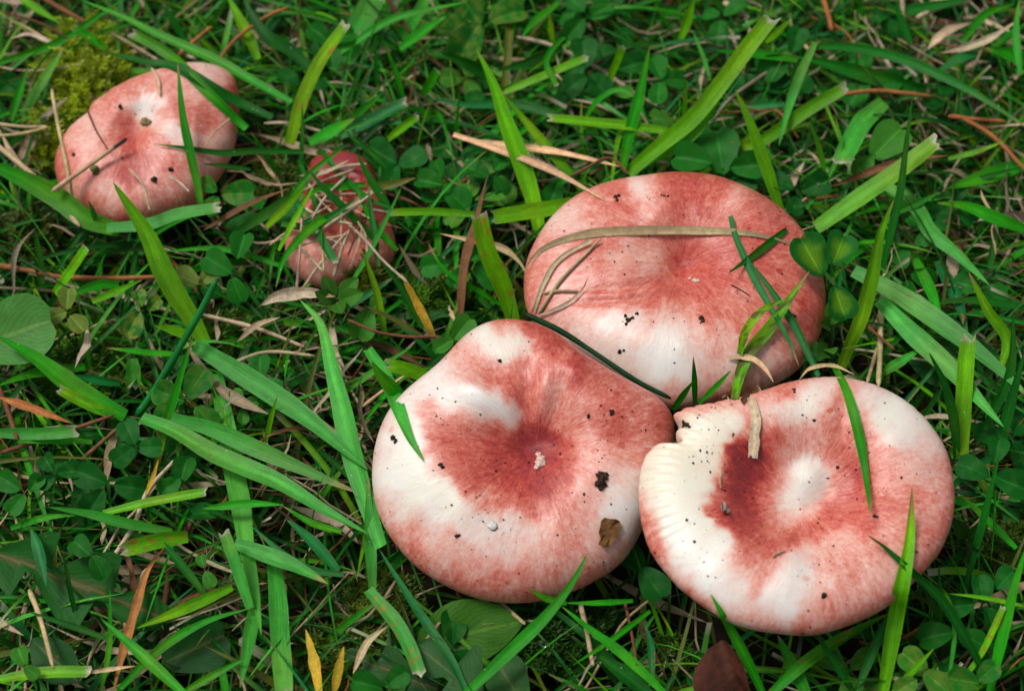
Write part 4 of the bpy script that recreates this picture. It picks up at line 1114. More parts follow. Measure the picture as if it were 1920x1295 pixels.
# ------------------------------------------------------------------ leaves
def leaf_mesh(B, D, Nn, L, hwl, hwr, base, r, rows=12, cols=7, fold=0.25, droop=0.15, chev=0.0, mottle=0.0, vein=0.0, glow=0.0, notch=0.0):
    """A leaf from its base point B along D; hwl/hwr half widths (in L) as functions of t."""
    D, Nn = unit(D), unit(Nn)
    S = unit(np.cross(D, Nn))
    Nn = np.cross(S, D)
    t = np.linspace(0, 1, rows)
    u = np.linspace(-1, 1, cols)
    hw = np.where(u[None] < 0, hwl(t)[:, None], hwr(t)[:, None])
    wav = 0.05 * (vnoise(t[:, None] * 4 + r.random() * 30, u[None] * 2 + r.random() * 30, 21) - 0.5)
    V = B + (D * L)[None, None] * (t[:, None] - notch * np.exp(-(u[None] / 0.4) ** 2) * t[:, None] ** 6 + 0.04 * np.abs(u)[None])[..., None] + (S * L)[None, None] * (u[None] * hw)[..., None] \
        + (Nn * L)[None, None] * (fold * np.abs(u)[None] * hw - droop * t[:, None] ** 2 + wav)[..., None]
    c = np.tile(np.array(base), (rows, cols, 1))
    if chev:
        m = np.exp(-((t[:, None] - 0.62 + 0.28 * np.abs(u)[None]) / 0.09) ** 2) * chev
        c = c * (1 - m[..., None]) + np.array((0.05, 0.20, 0.03)) * m[..., None]
    if mottle:
        m = (vnoise(t[:, None] * 7 + r.random() * 30, u[None] * 3.5 + r.random() * 30, 22) > 0.5) * mottle
        c = c * (1 - m[..., None]) + np.array((0.20, 0.25, 0.03)) * m[..., None]
    if glow:
        m = glow * np.clip(1.25 - (u[None] / 0.72) ** 2 - ((t[:, None] - 0.5) / 0.36) ** 2 + 0.7 * (vnoise(t[:, None] * 9 + r.random() * 30, u[None] * 3 + 4, 23) - 0.5), 0, 1)
        c = c * (1 - m[..., None]) + np.array((0.15, 0.34, 0.010)) * m[..., None]
    if vein:
        c[:, cols // 2] = c[:, cols // 2] * (1 - vein) + np.array((0.11, 0.075, 0.03)) * vein
    uv = np.stack(np.broadcast_arrays((u * 0.5 + 0.5)[None] + 0 * t[:, None], t[:, None] + 0 * u[None]), -1)
    ii = np.arange(rows * cols).reshape(rows, cols)
    F = np.stack([ii[:-1, :-1], ii[:-1, 1:], ii[1:, 1:], ii[1:, :-1]], -1).reshape(-1, 4)
    return V.reshape(-1, 3), F, c.reshape(-1, 3), uv.reshape(-1, 2)


def hw_round(t):
    return 0.46 * np.clip(t, 0, 1) ** 0.47 * np.sqrt(np.clip(1 - np.clip((t - 0.42) / 0.60, 0, 1) ** 2.4, 0, 1)) * 1.12 + 0.010


def hw_oval(t):
    return 0.30 * np.sin(math.pi * np.clip(t, 0, 1) ** 0.9) ** 0.8 + 0.01


def hw_lance(t):
    return 0.20 * np.sin(math.pi * np.clip(t, 0, 1) ** 0.75) ** 0.9 + 0.01


def hw_lobed(k, a):
    def f(t):
        saw = (t * k + a) % 1.0
        return (0.045 + 0.20 * np.clip(saw * 1.5, 0, 1) ** 0.8 * (saw < 0.86)) * np.clip(np.sin(math.pi * np.clip(t * 0.9 + 0.1, 0, 1)) ** 0.6, 0.1, 1)
    return f


CLOVER_C = dict(dark=(0.006, 0.100, 0.009), mid=(0.012, 0.145, 0.010), light=(0.050, 0.23, 0.020), mott=(0.018, 0.14, 0.010), yel=(0.12, 0.19, 0.03), pale=(0.10, 0.20, 0.07))
nclov = 0


def clover(ax_, h, leaflets, kind, label, mottle=0.0, chev=0.35, tilt=0.25, glow=0.0):
    """A trefoil: each leaflet a part, on one stalk. leaflets: centre x, centre y, radius in the photograph's pixels."""
    global nclov
    nclov += 1
    r = np.random.default_rng(3000 + nclov)
    A = at(ax_[0], ax_[1], h)
    g = np.array([A[0] + r.uniform(-0.006, 0.006), A[1] + r.uniform(-0.004, 0.006), float(ground_z(A[0], A[1]))])
    root = empty('clover', g)
    tag(root, label, 'clover', 'clover leaves in the grass')
    c0 = np.array(CLOVER_C[kind]) * r.uniform(0.85, 1.15)
    for (cx, cy, rad) in leaflets:
        Nn = unit(np.array([r.uniform(-tilt, tilt), -0.35 + r.uniform(-tilt, tilt), 1.0]))
        Cc = at(cx, cy, h + r.uniform(-0.001, 0.002))
        L = 2.1 * rad * mpp(Cc)
        D = Cc - A
        D = unit(D - np.dot(D, Nn) * Nn)
        B = Cc - D * L * 0.5
        V, F, c, uv = leaf_mesh(B, D, Nn, L, hw_round, hw_round, c0 * r.uniform(0.85, 1.15), r, rows=14, cols=9, fold=r.uniform(0.15, 0.65), droop=r.uniform(-0.05, 0.25), chev=chev * r.uniform(0.3, 1.0), mottle=mottle, glow=glow, notch=0.035)
        build('leaflet', V, F, M_LEAF, root, c, uv)
    P = resample([A, (A + g) / 2 + np.array([0.002, 0.001, 0.002]), g - np.array([0, 0, 0.002])], 8)
    V, F, c, uv = tube(P, np.full(8, 0.0009), (0.04, 0.13, 0.02), r, 5)
    build('stalk', V, F, M_GRASS, root, c, uv)
    return root


K = clover
K((1550, 522), 0.041, [(1522, 482, 42), (1572, 470, 36), (1574, 566, 33)], 'dark', 'large clover with yellow green centres hugging the right rim of the back red mushroom', 0.0, 0.0, 0.3, 0.6)
K((125, 586), 0.024, [(127, 561, 21), (106, 592, 22), (144, 606, 22)], 'yel', 'dull yellowish clover with a dark line pattern beside the big round leaf', 0.4)
K((268, 582), 0.022, [(251, 606, 26), (288, 571, 17), (262, 560, 17)], 'mott', 'yellow blotched clover left of the crossing stems', 0.7)
K((436, 512), 0.022, [(410, 497, 30), (452, 462, 27), (443, 542, 24)], 'mid', 'dark green clover of three oval leaflets left of the half hidden mushroom')
K((370, 535), 0.021, [(350, 522, 27), (390, 519, 20)], 'yel', 'yellowing clover behind the brown tipped stem', 0.5)
K((345, 752), 0.020, [(320, 742, 30), (367, 720, 32), (384, 779, 26), (318, 770, 24)], 'mid', 'clover with pale chevrons under the crossing stems', 0.2, 0.8)
K((255, 836), 0.022, [(243, 811, 26), (278, 838, 23), (232, 853, 25)], 'dark', 'plain three leaved clover below the foot of the round stem')
K((205, 908), 0.023, [(173, 895, 31), (241, 913, 29), (180, 941, 29)], 'dark', 'clover of large leaflets above the cut pale blade at the lower left')
K((52, 925), 0.023, [(20, 906, 26), (32, 943, 22), (66, 906, 18)], 'mid', 'clover at the left edge beside the larger one')
K((104, 893), 0.022, [(90, 869, 21), (130, 884, 23), (88, 902, 17)], 'dark', 'small clover between the two lower left clovers')
K((338, 897), 0.022, [(344, 882, 26), (320, 910, 23)], 'mid', 'clover in front of the grey slanting straw')
K((172, 1043), 0.027, [(153, 1026, 25), (184, 1060, 24)], 'mid', 'folded clover lying on the lobed leaf')
K((485, 708), 0.019, [(487, 690, 25), (470, 720, 20), (508, 722, 20)], 'mid', 'half folded clover under the wide pale sloping blade')
K((455, 762), 0.018, [(445, 745, 16), (468, 757, 15), (455, 780, 14)], 'light', 'tiny bright clover between the pale blades')
K((748, 312), 0.020, [(718, 292, 32), (772, 300, 28), (735, 330, 24)], 'dark', 'dark clover at the upper right of the half hidden mushroom')
K((920, 327), 0.021, [(895, 321, 25), (941, 306, 22), (938, 348, 20)], 'mid', 'clover standing left of the tall hairy blade foot')
K((830, 350), 0.020, [(806, 342, 26), (852, 368, 30), (822, 318, 18)], 'mid', 'clover right of the half hidden mushroom', 0.0, 0.5)
K((905, 48), 0.019, [(884, 22, 32), (948, 28, 36), (879, 78, 40), (850, 50, 28)], 'mid', 'large clover with a mottled leaflet at the top edge', 0.35)
K((1103, 142), 0.018, [(1096, 103, 30), (1080, 158, 26), (1121, 158, 26), (1183, 124, 26)], 'dark', 'dark clover of round leaflets in the top middle')
K((1102, 30), 0.018, [(1083, 9, 22), (1080, 52, 24), (1123, 22, 25)], 'mid', 'clover at the top edge right of the large one')
K((1050, 348), 0.017, [(1040, 361, 25), (1062, 332, 22)], 'mid', 'clover tucked behind the upper left rim of the back red mushroom')
K((1355, 315), 0.018, [(1350, 285, 46), (1300, 300, 36), (1400, 312, 32)], 'mid', 'broad dark clover behind the top of the back red mushroom')
K((1497, 360), 0.017, [(1467, 343, 24), (1527, 350, 28), (1490, 385, 22)], 'dark', 'dark clover at the upper right of the back red mushroom')
K((1480, 112), 0.017, [(1493, 77, 25), (1453, 126, 30), (1500, 150, 27)], 'dark', 'clover behind the pale hanging blade')
K((1640, 290), 0.018, [(1662, 268, 42), (1620, 310, 24)], 'light', 'bright round clover right of the blue grey leaf')
K((1862, 893), 0.022, [(1826, 880, 30), (1894, 905, 34), (1870, 845, 24)], 'dark', 'large dark clover at the right edge beside the bitten mushroom')
K((1842, 1130), 0.023, [(1800, 1136, 28), (1842, 1106, 27), (1884, 1086, 26), (1858, 1160, 24)], 'dark', 'dark clover at the right edge under the thin level blade')
K((1790, 1185), 0.022, [(1757, 1190, 32), (1820, 1197, 27)], 'mid', 'round clover pair below the dark crossing blade at lower right')
K((1735, 1262), 0.022, [(1715, 1243, 30), (1755, 1277, 30), (1700, 1285, 24)], 'light', 'bright blotched clover at the bottom edge right of the tall blade', 0.4)
K((1830, 1280), 0.022, [(1808, 1276, 30), (1850, 1262, 24)], 'mid', 'clover in the bottom right corner', 0.2)
K((1205, 1068), 0.018, [(1187, 1050, 30), (1222, 1090, 34)], 'dark', 'shaded clover under the gap between the two front mushrooms')
K((715, 1290), 0.024, [(690, 1283, 29), (741, 1273, 25)], 'mid', 'clover at the bottom edge below the rust spotted blade')
K((875, 495), 0.020, [(817, 499, 26), (900, 473, 26), (912, 515, 30), (860, 520, 22)], 'mid', 'clover between the dry brown blade and the half hidden mushroom')
K((690, 590), 0.018, [(683, 606, 30), (705, 570, 18)], 'light', 'round clover left of the thin brown wavy stem')
K((850, 636), 0.024, [(834, 647, 20), (866, 618, 26)], 'light', 'bright clover at the top left rim of the dented mushroom')
K((415, 366), 0.022, [(391, 349, 19), (445, 364, 31), (398, 384, 20)], 'mid', 'olive clover at the lower right rim of the pale mushroom', 0.3)
K((1700, 512), 0.016, [(1690, 485, 24), (1730, 520, 24), (1700, 545, 20)], 'mid', 'clover in shade behind the upper broad pale blade')
K((1840, 545), 0.016, [(1815, 535, 26), (1862, 550, 24), (1840, 575, 20)], 'mid', 'clover near the right edge under the curved bright blade', 0.0, 0.5)
K((1790, 385), 0.016, [(1770, 395, 22), (1810, 398, 24), (1795, 362, 20)], 'dark', 'small clover near the right edge below the narrow bright blade')
K((385, 1070), 0.024, [(379, 1052, 13), (391, 1084, 16)], 'light', 'tiny bright seedling clover in the lower left')
K((45, 1245), 0.022, [(40, 1232, 20), (58, 1258, 16)], 'light', 'bright small clover near the bottom left corner')
K((1240, 150), 0.017, [(1232, 130, 24), (1262, 150, 22), (1235, 172, 22)], 'mid', 'clover right of the upright green blade at the top')
K((620, 80), 0.017, [(600, 65, 24), (640, 70, 24), (622, 105, 22)], 'mid', 'clover behind the bright spotted blade at the top')


def hero_leaf(name, p0, p1, h0, h1, hwl, hwr, base, label, cat, seed, mat=None, fold=0.2, droop=0.05, mottle=0.0, vein=0.3, rows=30, cols=9, nn=(0, -0.4, 1.0), group=None):
    r = np.random.default_rng(seed)
    A, B = at(p0[0], p0[1], h0), at(p1[0], p1[1], h1)
    V, F, c, uv = leaf_mesh(A, B - A, np.array(nn), np.linalg.norm(B - A), hwl, hwr, base, r, rows, cols, fold, droop, 0.0, mottle, vein)
    return tag(build(name, V, F, mat or M_LEAF, None, c, uv), label, cat, group)


hero_leaf('broad_leaf', (-70, 660), (92, 600), 0.022, 0.028, lambda t: hw_round(t) * 0.95, lambda t: hw_round(t) * 0.95, (0.075, 0.25, 0.045), 'big round grey green leaf cut by the left picture edge', 'leaf', 41)
hero_leaf('broad_leaf', (770, 1212), (972, 1165), 0.014, 0.02, hw_oval, lambda t: hw_oval(t) * 0.9, (0.045, 0.155, 0.012), 'glossy oval leaf lying below the dented mushroom', 'leaf', 42, fold=0.1, vein=0.15)
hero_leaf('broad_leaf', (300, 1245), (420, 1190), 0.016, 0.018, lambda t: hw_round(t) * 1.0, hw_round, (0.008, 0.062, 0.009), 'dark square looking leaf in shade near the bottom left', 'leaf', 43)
hero_leaf('dandelion_leaf', (-10, 1035), (300, 1155), 0.022, 0.018, hw_lobed(2.6, 0.15), hw_lobed(2.3, 0.5), (0.016, 0.11, 0.014), 'long lobed dandelion leaf with brown midrib in the lower left', 'leaf', 44, vein=0.8, rows=60)
hero_leaf('dandelion_leaf', (905, 1310), (785, 1212), 0.018, 0.022, lambda t: hw_lobed(1.4, 0.3)(t) * 2.0, lambda t: hw_lobed(1.7, 0.1)(t) * 1.9, (0.040, 0.125, 0.035), 'grey green lobed leaf at the bottom edge below the dented mushroom', 'leaf', 45, rows=40)
hero_leaf('dandelion_leaf', (820, 1292), (650, 1225), 0.016, 0.018, hw_lobed(2.2, 0.2), hw_lobed(2.0, 0.6), (0.030, 0.10, 0.025), 'lobed leaf with brownish rib at the bottom edge left of the grey green one', 'leaf', 46, vein=0.7, rows=40)
hero_leaf('broad_leaf', (985, 1325), (930, 1238), 0.017, 0.02, hw_round, hw_round, (0.03, 0.105, 0.022), 'dull rounded leaf at the bottom edge', 'leaf', 47)
hero_leaf('broad_leaf', (150, 1280), (60, 1200), 0.014, 0.016, hw_oval, hw_oval, (0.020, 0.09, 0.02), 'dull oval leaf low in the bottom left', 'leaf', 48)
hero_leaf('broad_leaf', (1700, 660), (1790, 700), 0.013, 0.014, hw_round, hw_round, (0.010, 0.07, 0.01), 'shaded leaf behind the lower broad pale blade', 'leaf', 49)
hero_leaf('broad_leaf', (1500, 650), (1543, 672), 0.024, 0.03, hw_oval, hw_oval, (0.014, 0.095, 0.012), 'small dark oval leaf at the lower right rim of the back red mushroom', 'leaf', 50)
# curled dead leaf, bottom right
r_ = np.random.default_rng(5)
Vd, Fd, cd, ud = leaf_mesh(at(1400, 1310, 0.014), at(1350, 1232, 0.026) - at(1400, 1310, 0.014), np.array([-0.5, -0.5, 0.8]), 0.0165, lambda t: hw_round(t) * 1.3, lambda t: hw_round(t) * 0.8, (0.05, 0.02, 0.01), r_, 16, 11, 0.9, 0.35)
tag(build('dead_leaf', Vd, Fd, M_DEADLEAF, None, cd, ud), 'curled dark red brown dead leaf at the bottom edge', 'dead leaf')


def seedling(x, y, foot, h, leaves, label, seed):
    r = np.random.default_rng(seed)
    A = at(x, y, h)
    g = at(foot[0], foot[1], 0.008)
    root = empty('seedling', g)
    tag(root, label, 'seedling', 'small seedlings')
    P = resample([g, (A + g) / 2 + np.array([0.001, 0, 0.001]), A], 8)
    V, F, c, uv = tube(P, np.full(8, 0.0013), (0.10, 0.19, 0.06), r, 6)
    build('stem', V, F, M_GRASS, root, c, uv)
    for (bx, by, tx, ty, k) in leaves:
        B, T = at(bx, by, h - 0.001), at(tx, ty, h + 0.004)
        V, F, c, uv = leaf_mesh(B, T - B, np.array([r.uniform(-.3, .3), -0.5, 1.0]), np.linalg.norm(T - B), hw_oval, hw_oval, np.array((0.055, 0.20, 0.02)) * k, r, 12, 7, 0.4, 0.05)
        build('leaf', V, F, M_LEAF, root, c, uv)


seedling(1557, 600, (1551, 668), 0.03, [(1557, 610, 1562, 560, 1.0), (1557, 610, 1540, 606, 0.6), (1557, 610, 1573, 570, 0.8), (1552, 650, 1536, 668, 0.5), (1553, 655, 1562, 662, 0.9)], 'pale stemmed seedling at the right rim of the back red mushroom', 61)
seedling(632, 560, (632, 580), 0.024, [(634, 562, 670, 522, 1.0), (634, 566, 680, 550, 1.0), (630, 560, 606, 518, 0.6), (628, 566, 592, 548, 0.7), (632, 568, 640, 585, 0.8)], 'bright seedling at the front of the half hidden mushroom', 62)
seedling(1812, 1010, (1805, 1060), 0.02, [(1812, 1012, 1850, 985, 0.4), (1812, 1012, 1790, 975, 0.4), (1812, 1014, 1840, 1030, 0.35)], 'dark seedling right of the bitten mushroom', 63)

# landmarks that a short label can lean on
MARKS = [('pale mushroom', 268, 262), ('half hidden mushroom', 632, 405), ('back red mushroom', 1275, 515), ('dented mushroom', 985, 860), ('bitten mushroom', 1500, 940),
         ('yellow green moss', 165, 150), ('tall hairy blade', 950, 233), ('long slanted bright blade', 1363, 143), ('blue grey torn blade', 1613, 235), ('red tipped blade', 1633, 525),
         ('tall dark blade', 1690, 330), ('big round leaf', 30, 620), ('crossing stems', 330, 690), ('long dandelion leaf', 150, 1090), ('dark square leaf', 365, 1220), ('glossy oval leaf', 870, 1190),
         ('curled dead leaf', 1360, 1266), ('two yellow blades', 610, 1240), ('red brown strap', 255, 1146), ('yellow dying blade', 780, 565), ('dry brown blade', 870, 500), ('level orange needle', 1660, 172),
         ('long arching blade', 1780, 150), ('pale hanging blade', 1490, 170), ('upper broad pale blade', 1763, 605), ('mown upright blade', 1805, 740), ('broad bright blade', 1640, 350), ('long bending pale blade', 640, 760),
         ('wide sloping pale blade', 480, 715), ('broad upright pale blade', 445, 960), ('bright spotted blade', 600, 117), ('mottled top clover', 905, 45), ('top clover pair', 1102, 30), ('forked tan needle', 40, 245),
         ('orange left needle', 120, 515), ('torn yellowish blade', 290, 1015), ('rust spotted blade', 745, 1175), ('feathery moss', 1040, 1190), ('tall green front blade', 1690, 1120), ('white tipped cut blade', 1500, 215),
         ('right edge clover', 1862, 893), ('pale straws', 1800, 70), ('bent withered sheath', 560, 555), ('crossing dark blade', 1740, 1100), ('bottom lobed leaf', 840, 1260)]
USED_LABELS = set()


def place_label(look, x, y):
    """look + where it stands, by the nearest marks one can find in the photograph"""
    order = sorted(MARKS, key=lambda m: (m[1] - x) ** 2 + (m[2] - y) ** 2)
    for far in ('', 'a little '):
        for nm, mx_, my_ in order[:9]:
            dx, dy = x - mx_, y - my_
            if abs(dx) > 2.2 * abs(dy): w_ = 'right of' if dx > 0 else 'left of'
            elif abs(dy) > 2.2 * abs(dx): w_ = 'below' if dy > 0 else 'above'
            else: w_ = ('below and ' if dy > 0 else 'above and ') + ('right of' if dx > 0 else 'left of')
            d = math.hypot(dx, dy)
            near = 'close ' if d < 70 else ('' if d < 150 else 'well ')
            lab = f'{look} {near}{w_} the {nm}'
            if lab not in USED_LABELS:
                USED_LABELS.add(lab)
                return lab
    return look


# ------------------------------------------------------------------ filler turf: where nothing may grow
POLY = [c['O'][::8] for c in CAPS]


def foot_mask(X, Y, k=0.86):
    m = np.zeros(len(X), bool)
    for c in CAPS:
        dx, dy = X - c['C'][0], Y - c['C'][1]
        a = np.arctan2(dy, dx) % (2 * math.pi)
        m |= np.hypot(dx, dy) < k * np.interp(a, c['th'], c['R'], period=2 * math.pi)
    return m


def clears_caps(P):
    """P (n,k,3): True for the pieces that neither cover a cap in the photograph nor pierce it"""
    n, k, _ = P.shape
    q = px(P.reshape(-1, 3))
    m = np.zeros(n * k, bool)
    for poly in POLY: m |= inside(q, poly)
    bad = np.zeros(n * k, bool)
    dist = np.linalg.norm(P.reshape(-1, 3) - CAM, axis=1)
    for i in np.nonzero(m)[0]:
        hit = cap_hit(*q[i])
        if hit and dist[i] < hit[0] + 0.002: bad[i] = True
    bad = bad.reshape(n, k)
    return ~bad.any(1)


def gauss(q, spots):
    v = np.zeros(len(q))
    for x, y, rx, ry, a in spots:
        v = np.maximum(v, a * np.exp(-((q[:, 0] - x) / rx) ** 2 - ((q[:, 1] - y) / ry) ** 2))
    return v


DRYNESS = [(560, 760, 200, 200, 1), (1790, 70, 170, 110, 1), (1860, 470, 110, 90, .9), (620, 450, 160, 130, .8), (300, 1130, 330, 170, .55), (620, 1180, 130, 150, .8), (60, 130, 120, 160, .6), (480, 330, 120, 90, .5), (720, 620, 100, 130, .5)]
CLOVERY = [(1050, 150, 320, 180, 1), (850, 380, 160, 110, .8), (1830, 1120, 150, 250, 1), (200, 880, 240, 140, .9), (400, 540, 150, 130, .7), (1450, 130, 200, 120, .5), (1750, 430, 140, 160, .5), (1200, 1180, 150, 120, .5)]


def grass_points(n, seed, Lm=0.046, Wm=0.00125, top=0.023, ls=0.45):
    r = np.random.default_rng(seed)
    X, Y = r.uniform(-0.205, 0.205, n), r.uniform(-0.15, 0.205, n)
    keep = ~foot_mask(X, Y, 0.95)
    X, Y = X[keep], Y[keep]
    n = len(X)
    L = np.exp(r.normal(math.log(Lm), ls, n)).clip(0.012, 0.095)
    W = np.exp(r.normal(math.log(Wm), 0.45 if Wm > 0.001 else 0.25, n)).clip(0.0006, 0.0027)
    az = r.uniform(0, 2 * math.pi, n)
    el = np.radians(r.uniform(12, 78, n))
    bend = r.uniform(0.3, 1.5, n)
    k = 9
    P = np.zeros((n, k, 3))
    P[:, 0] = np.stack([X, Y, ground_z(X, Y) - 0.001], -1)
    for i in range(1, k):
        f = i / (k - 1)
        e = el - bend * f * f * 1.1
        a = az + 0.35 * np.sin(X * 900) * f
        P[:, i] = P[:, i - 1] + (L / (k - 1))[:, None] * np.stack([np.cos(e) * np.cos(a), np.cos(e) * np.sin(a), np.sin(e)], -1)
    ztop = P[:, :, 2].max(1)
    lim = r.uniform(0.009, top, n)
    s = np.minimum(1, lim / np.maximum(ztop, 1e-4))
    P[:, :, 2] = np.maximum(np.where(P[:, :, 2] > 0, P[:, :, 2] * s[:, None], P[:, :, 2]), ground_z(P[:, :, 0], P[:, :, 1]) + 0.0005)
    return P, W, r


P, W, r = grass_points(5600, 21)
P2, W2, _ = grass_points(1100, 22, 0.058, 0.00085, 0.030, 0.25)      # long thin arching blades over the rest
P, W = np.concatenate([P, P2]), np.concatenate([W, W2])
ok = clears_caps(P) & (r.random(len(P)) > 0.42 * gauss(px(P[:, 4]), DRYNESS))
P, W = P[ok], W[ok]
q0 = px(P[:, 4])
dry = gauss(q0, DRYNESS)
kindp = r.random(len(P))
GK = []
for i in range(len(P)):
    v = kindp[i]
    if v < 0.09: GK.append('bright')
    elif v < 0.36: GK.append('mid')
    elif v < 0.76: GK.append('deep')
    elif v < 0.84: GK.append('teal')
    elif v < 0.93: GK.append('blue')
    else: GK.append('olive')
qa = px(P.reshape(-1, 3)).reshape(len(P), -1, 2)
inframe = ((qa[:, 4, 0] > 20) & (qa[:, 4, 0] < 1900) & (qa[:, 4, 1] > 20) & (qa[:, 4, 1] < 1275))
area = np.linalg.norm(np.diff(qa, axis=1), axis=2).sum(1) * W / 0.00016 * inframe * (P[:, 4:, 2].max(1) > 0.011)
single = set(np.argsort(-area)[:105].tolist())
LAB = dict(bright='short bright yellow green blade', mid='short mid green blade', deep='short dark green blade', teal='short blue green blade', blue='short pale green blade', olive='short dull olive blade')
acc = []
off = 0
for i in range(len(P)):
    rr = np.random.default_rng(9000 + i)
    n = 14 if i in single else 9
    Pi = resample(P[i], n)
    t = np.linspace(0, 1, n)
    tip = 'c' if rr.random() < 0.08 else 'p'
    Wi = W[i] * width_profile(t, tip)
    T = unit(np.gradient(Pi, axis=0))
    upv = unit(np.array([rr.uniform(-0.7, 0.7), rr.uniform(-0.9, 0.4), 1.0]))
    side = unit(np.cross(T, upv))
    up = np.cross(side, T)
    base = np.array(COL[GK[i]]) * rr.uniform(0.42, 1.1) * (1 + rr.uniform(-0.12, 0.12, 3))
    fl = ('s' if rr.random() < 0.06 else '') + ('y' if rr.random() < 0.15 else '')
    V, F, c, uv = strip(Pi, Wi, side, up, rr.uniform(0.1, 0.5), base, rr, tip, fl, 5 if i in single else 3)
    if i in single:
        tag(build('grass_blade', V, F, M_GRASS, None, c, uv), place_label(LAB[GK[i]], *px(P[i, 5])), 'grass blade', 'short grass blades low in the turf')
    else:
        acc.append((V, F + off, c, uv))
        off += len(V)
tag(build('short_grass', np.concatenate([a[0] for a in acc]), np.concatenate([a[1] for a in acc]), M_GRASS, None, np.concatenate([a[2] for a in acc]), np.concatenate([a[3] for a in acc])),
    'dense short green grass between the single blades', 'grass', kind='stuff')

# dead litter lying under the green
r = np.random.default_rng(31)
n = 5200
X, Y = r.uniform(-0.2, 0.2, n), r.uniform(-0.145, 0.2, n)
q0 = px(np.stack([X, Y, np.full(n, 0.006)], -1))
keep = (r.random(n) < 0.26 + 0.74 * gauss(q0, DRYNESS)) & ~foot_mask(X, Y, 0.9)
X, Y = X[keep], Y[keep]
n = len(X)
L = np.exp(r.normal(math.log(0.021), 0.5, n)).clip(0.006, 0.06)
Wd = np.exp(r.normal(math.log(0.0009), 0.4, n)).clip(0.0004, 0.0028)
az = r.uniform(0, 2 * math.pi, n)
z0 = r.uniform(-0.006, 0.010, n) + 0.008 * (r.random(n) < 0.35)
PD = np.zeros((n, 6, 3))
for i in range(6):
    f = i / 5 - 0.5
    b = r.normal(0, 0.10, n)
    PD[:, i] = np.stack([X + np.cos(az) * L * f - np.sin(az) * L * 0.25 * np.sin(f * 3 + X * 500) * 0.5 + b * L * 0.15, Y + np.sin(az) * L * f + np.cos(az) * L * 0.25 * np.sin(f * 3 + Y * 500) * 0.5,
                         z0 + f * 0.006 * np.sin(X * 700) + 0.0015 * np.sin(f * 5 + Y * 400)], -1)
PD[:, :, 2] = np.maximum(PD[:, :, 2], ground_z(PD[:, :, 0], PD[:, :, 1]) + 0.0003) + 0.0003
ok = clears_caps(PD)
PD, Wd = PD[ok], Wd[ok]
qa = px(PD.reshape(-1, 3)).reshape(len(PD), -1, 2)
inframe = ((qa[:, 3, 0] > 20) & (qa[:, 3, 0] < 1900) & (qa[:, 3, 1] > 20) & (qa[:, 3, 1] < 1275))
area = np.linalg.norm(np.diff(qa, axis=1), axis=2).sum(1) * Wd / 0.00016 * inframe * (PD[:, :, 2].max(1) > 0.011)
single = set(np.argsort(-area)[:70].tolist())
DL = dict(straw='short pale dry straw', grey='short greyish dry straw', tan='short tan dry straw', brown='short brown dry straw', orange='short orange brown needle')
acc, off = [], 0
for i in range(len(PD)):
    rr = np.random.default_rng(19000 + i)
    kd = rr.choice(['straw', 'grey', 'tan', 'brown', 'orange'], p=[0.34, 0.30, 0.10, 0.17, 0.09])
    Pi = resample(PD[i], 12) if i in single else PD[i]
    t = np.linspace(0, 1, len(Pi))
    base = np.array(COL[kd]) * rr.uniform(0.4, 1.0)
    if kd == 'orange' or rr.random() < 0.4:
        V, F, c, uv = tube(Pi, np.full(len(Pi), Wd[i] * 0.8), base, rr, 5 if i not in single else 6)
        F = np.array([f for f in F if len(f) == 4])
    else:
        T = unit(np.gradient(Pi, axis=0))
        side = unit(np.cross(T, unit(np.array([rr.uniform(-1, 1), rr.uniform(-1, 1), 1.0]))))
        V, F, c, uv = strip(Pi, Wd[i] * 1.5 * width_profile(t, 'b') * (1 + 0.3 * np.sin(t * 9 + i)), side, np.cross(side, T), rr.uniform(0.1, 0.6), base, rr, 'b', '', 3)
    if i in single:
        nm = 'pine_needle' if kd == 'orange' else 'dry_straw'
        tag(build(nm, V, F, M_DRY, None, c, uv), place_label(DL[kd], *px(PD[i, 3])), nm.replace('_', ' '), 'short dry bits down among the grass')
    else:
        acc.append((V, F + off, c, uv))
        off += len(V)
tag(build('dead_grass_litter', np.concatenate([a[0] for a in acc]), np.concatenate([a[1] for a in acc]), M_DRY, None, np.concatenate([a[2] for a in acc]), np.concatenate([a[3] for a in acc])),
    'matted dead straw and thatch on the soil under the grass', 'straw litter', kind='stuff')

# smaller clovers between: copies of three plants
protos = []
for j in range(4):
    r = np.random.default_rng(500 + j)
    root = empty('clover', (0, 0, 0))
    parts = []
    for k in range(3):
        a = k * 2.094 + r.uniform(-0.2, 0.2)
        D = np.array([math.cos(a), math.sin(a), r.uniform(-0.25, 0.15)])
        V, F, c, uv = leaf_mesh(unit(D) * 0.0006, D, np.array([r.uniform(-.3, .3), r.uniform(-.3, .3), 1.0]), 0.0088 * r.uniform(0.85, 1.1), hw_round, hw_round,
                                np.array(CLOVER_C[['dark', 'mid', 'dark', 'light'][j]]), r, 11, 7, r.uniform(0.05, 0.4), r.uniform(0, 0.2), 0.4, 0.3 if j == 3 else 0.0, notch=0.04)
        build('leaflet', V, F, M_LEAF, root, c, uv)
    V, F, c, uv = tube(resample([np.array([0, 0, 0.0]), np.array([0.001, 0.001, -0.008]), np.array([0.002, 0.0, -0.018])], 6), np.full(6, 0.0008), (0.035, 0.12, 0.02), r, 5)
    build('stalk', V, F, M_GRASS, root, c, uv)
    protos.append(root)
r = np.random.default_rng(77)
n = 900
X, Y = r.uniform(-0.2, 0.2, n), r.uniform(-0.145, 0.2, n)
Z = r.uniform(0.009, 0.018, n)
PC = np.stack([X, Y, Z], -1)
q0 = px(PC)
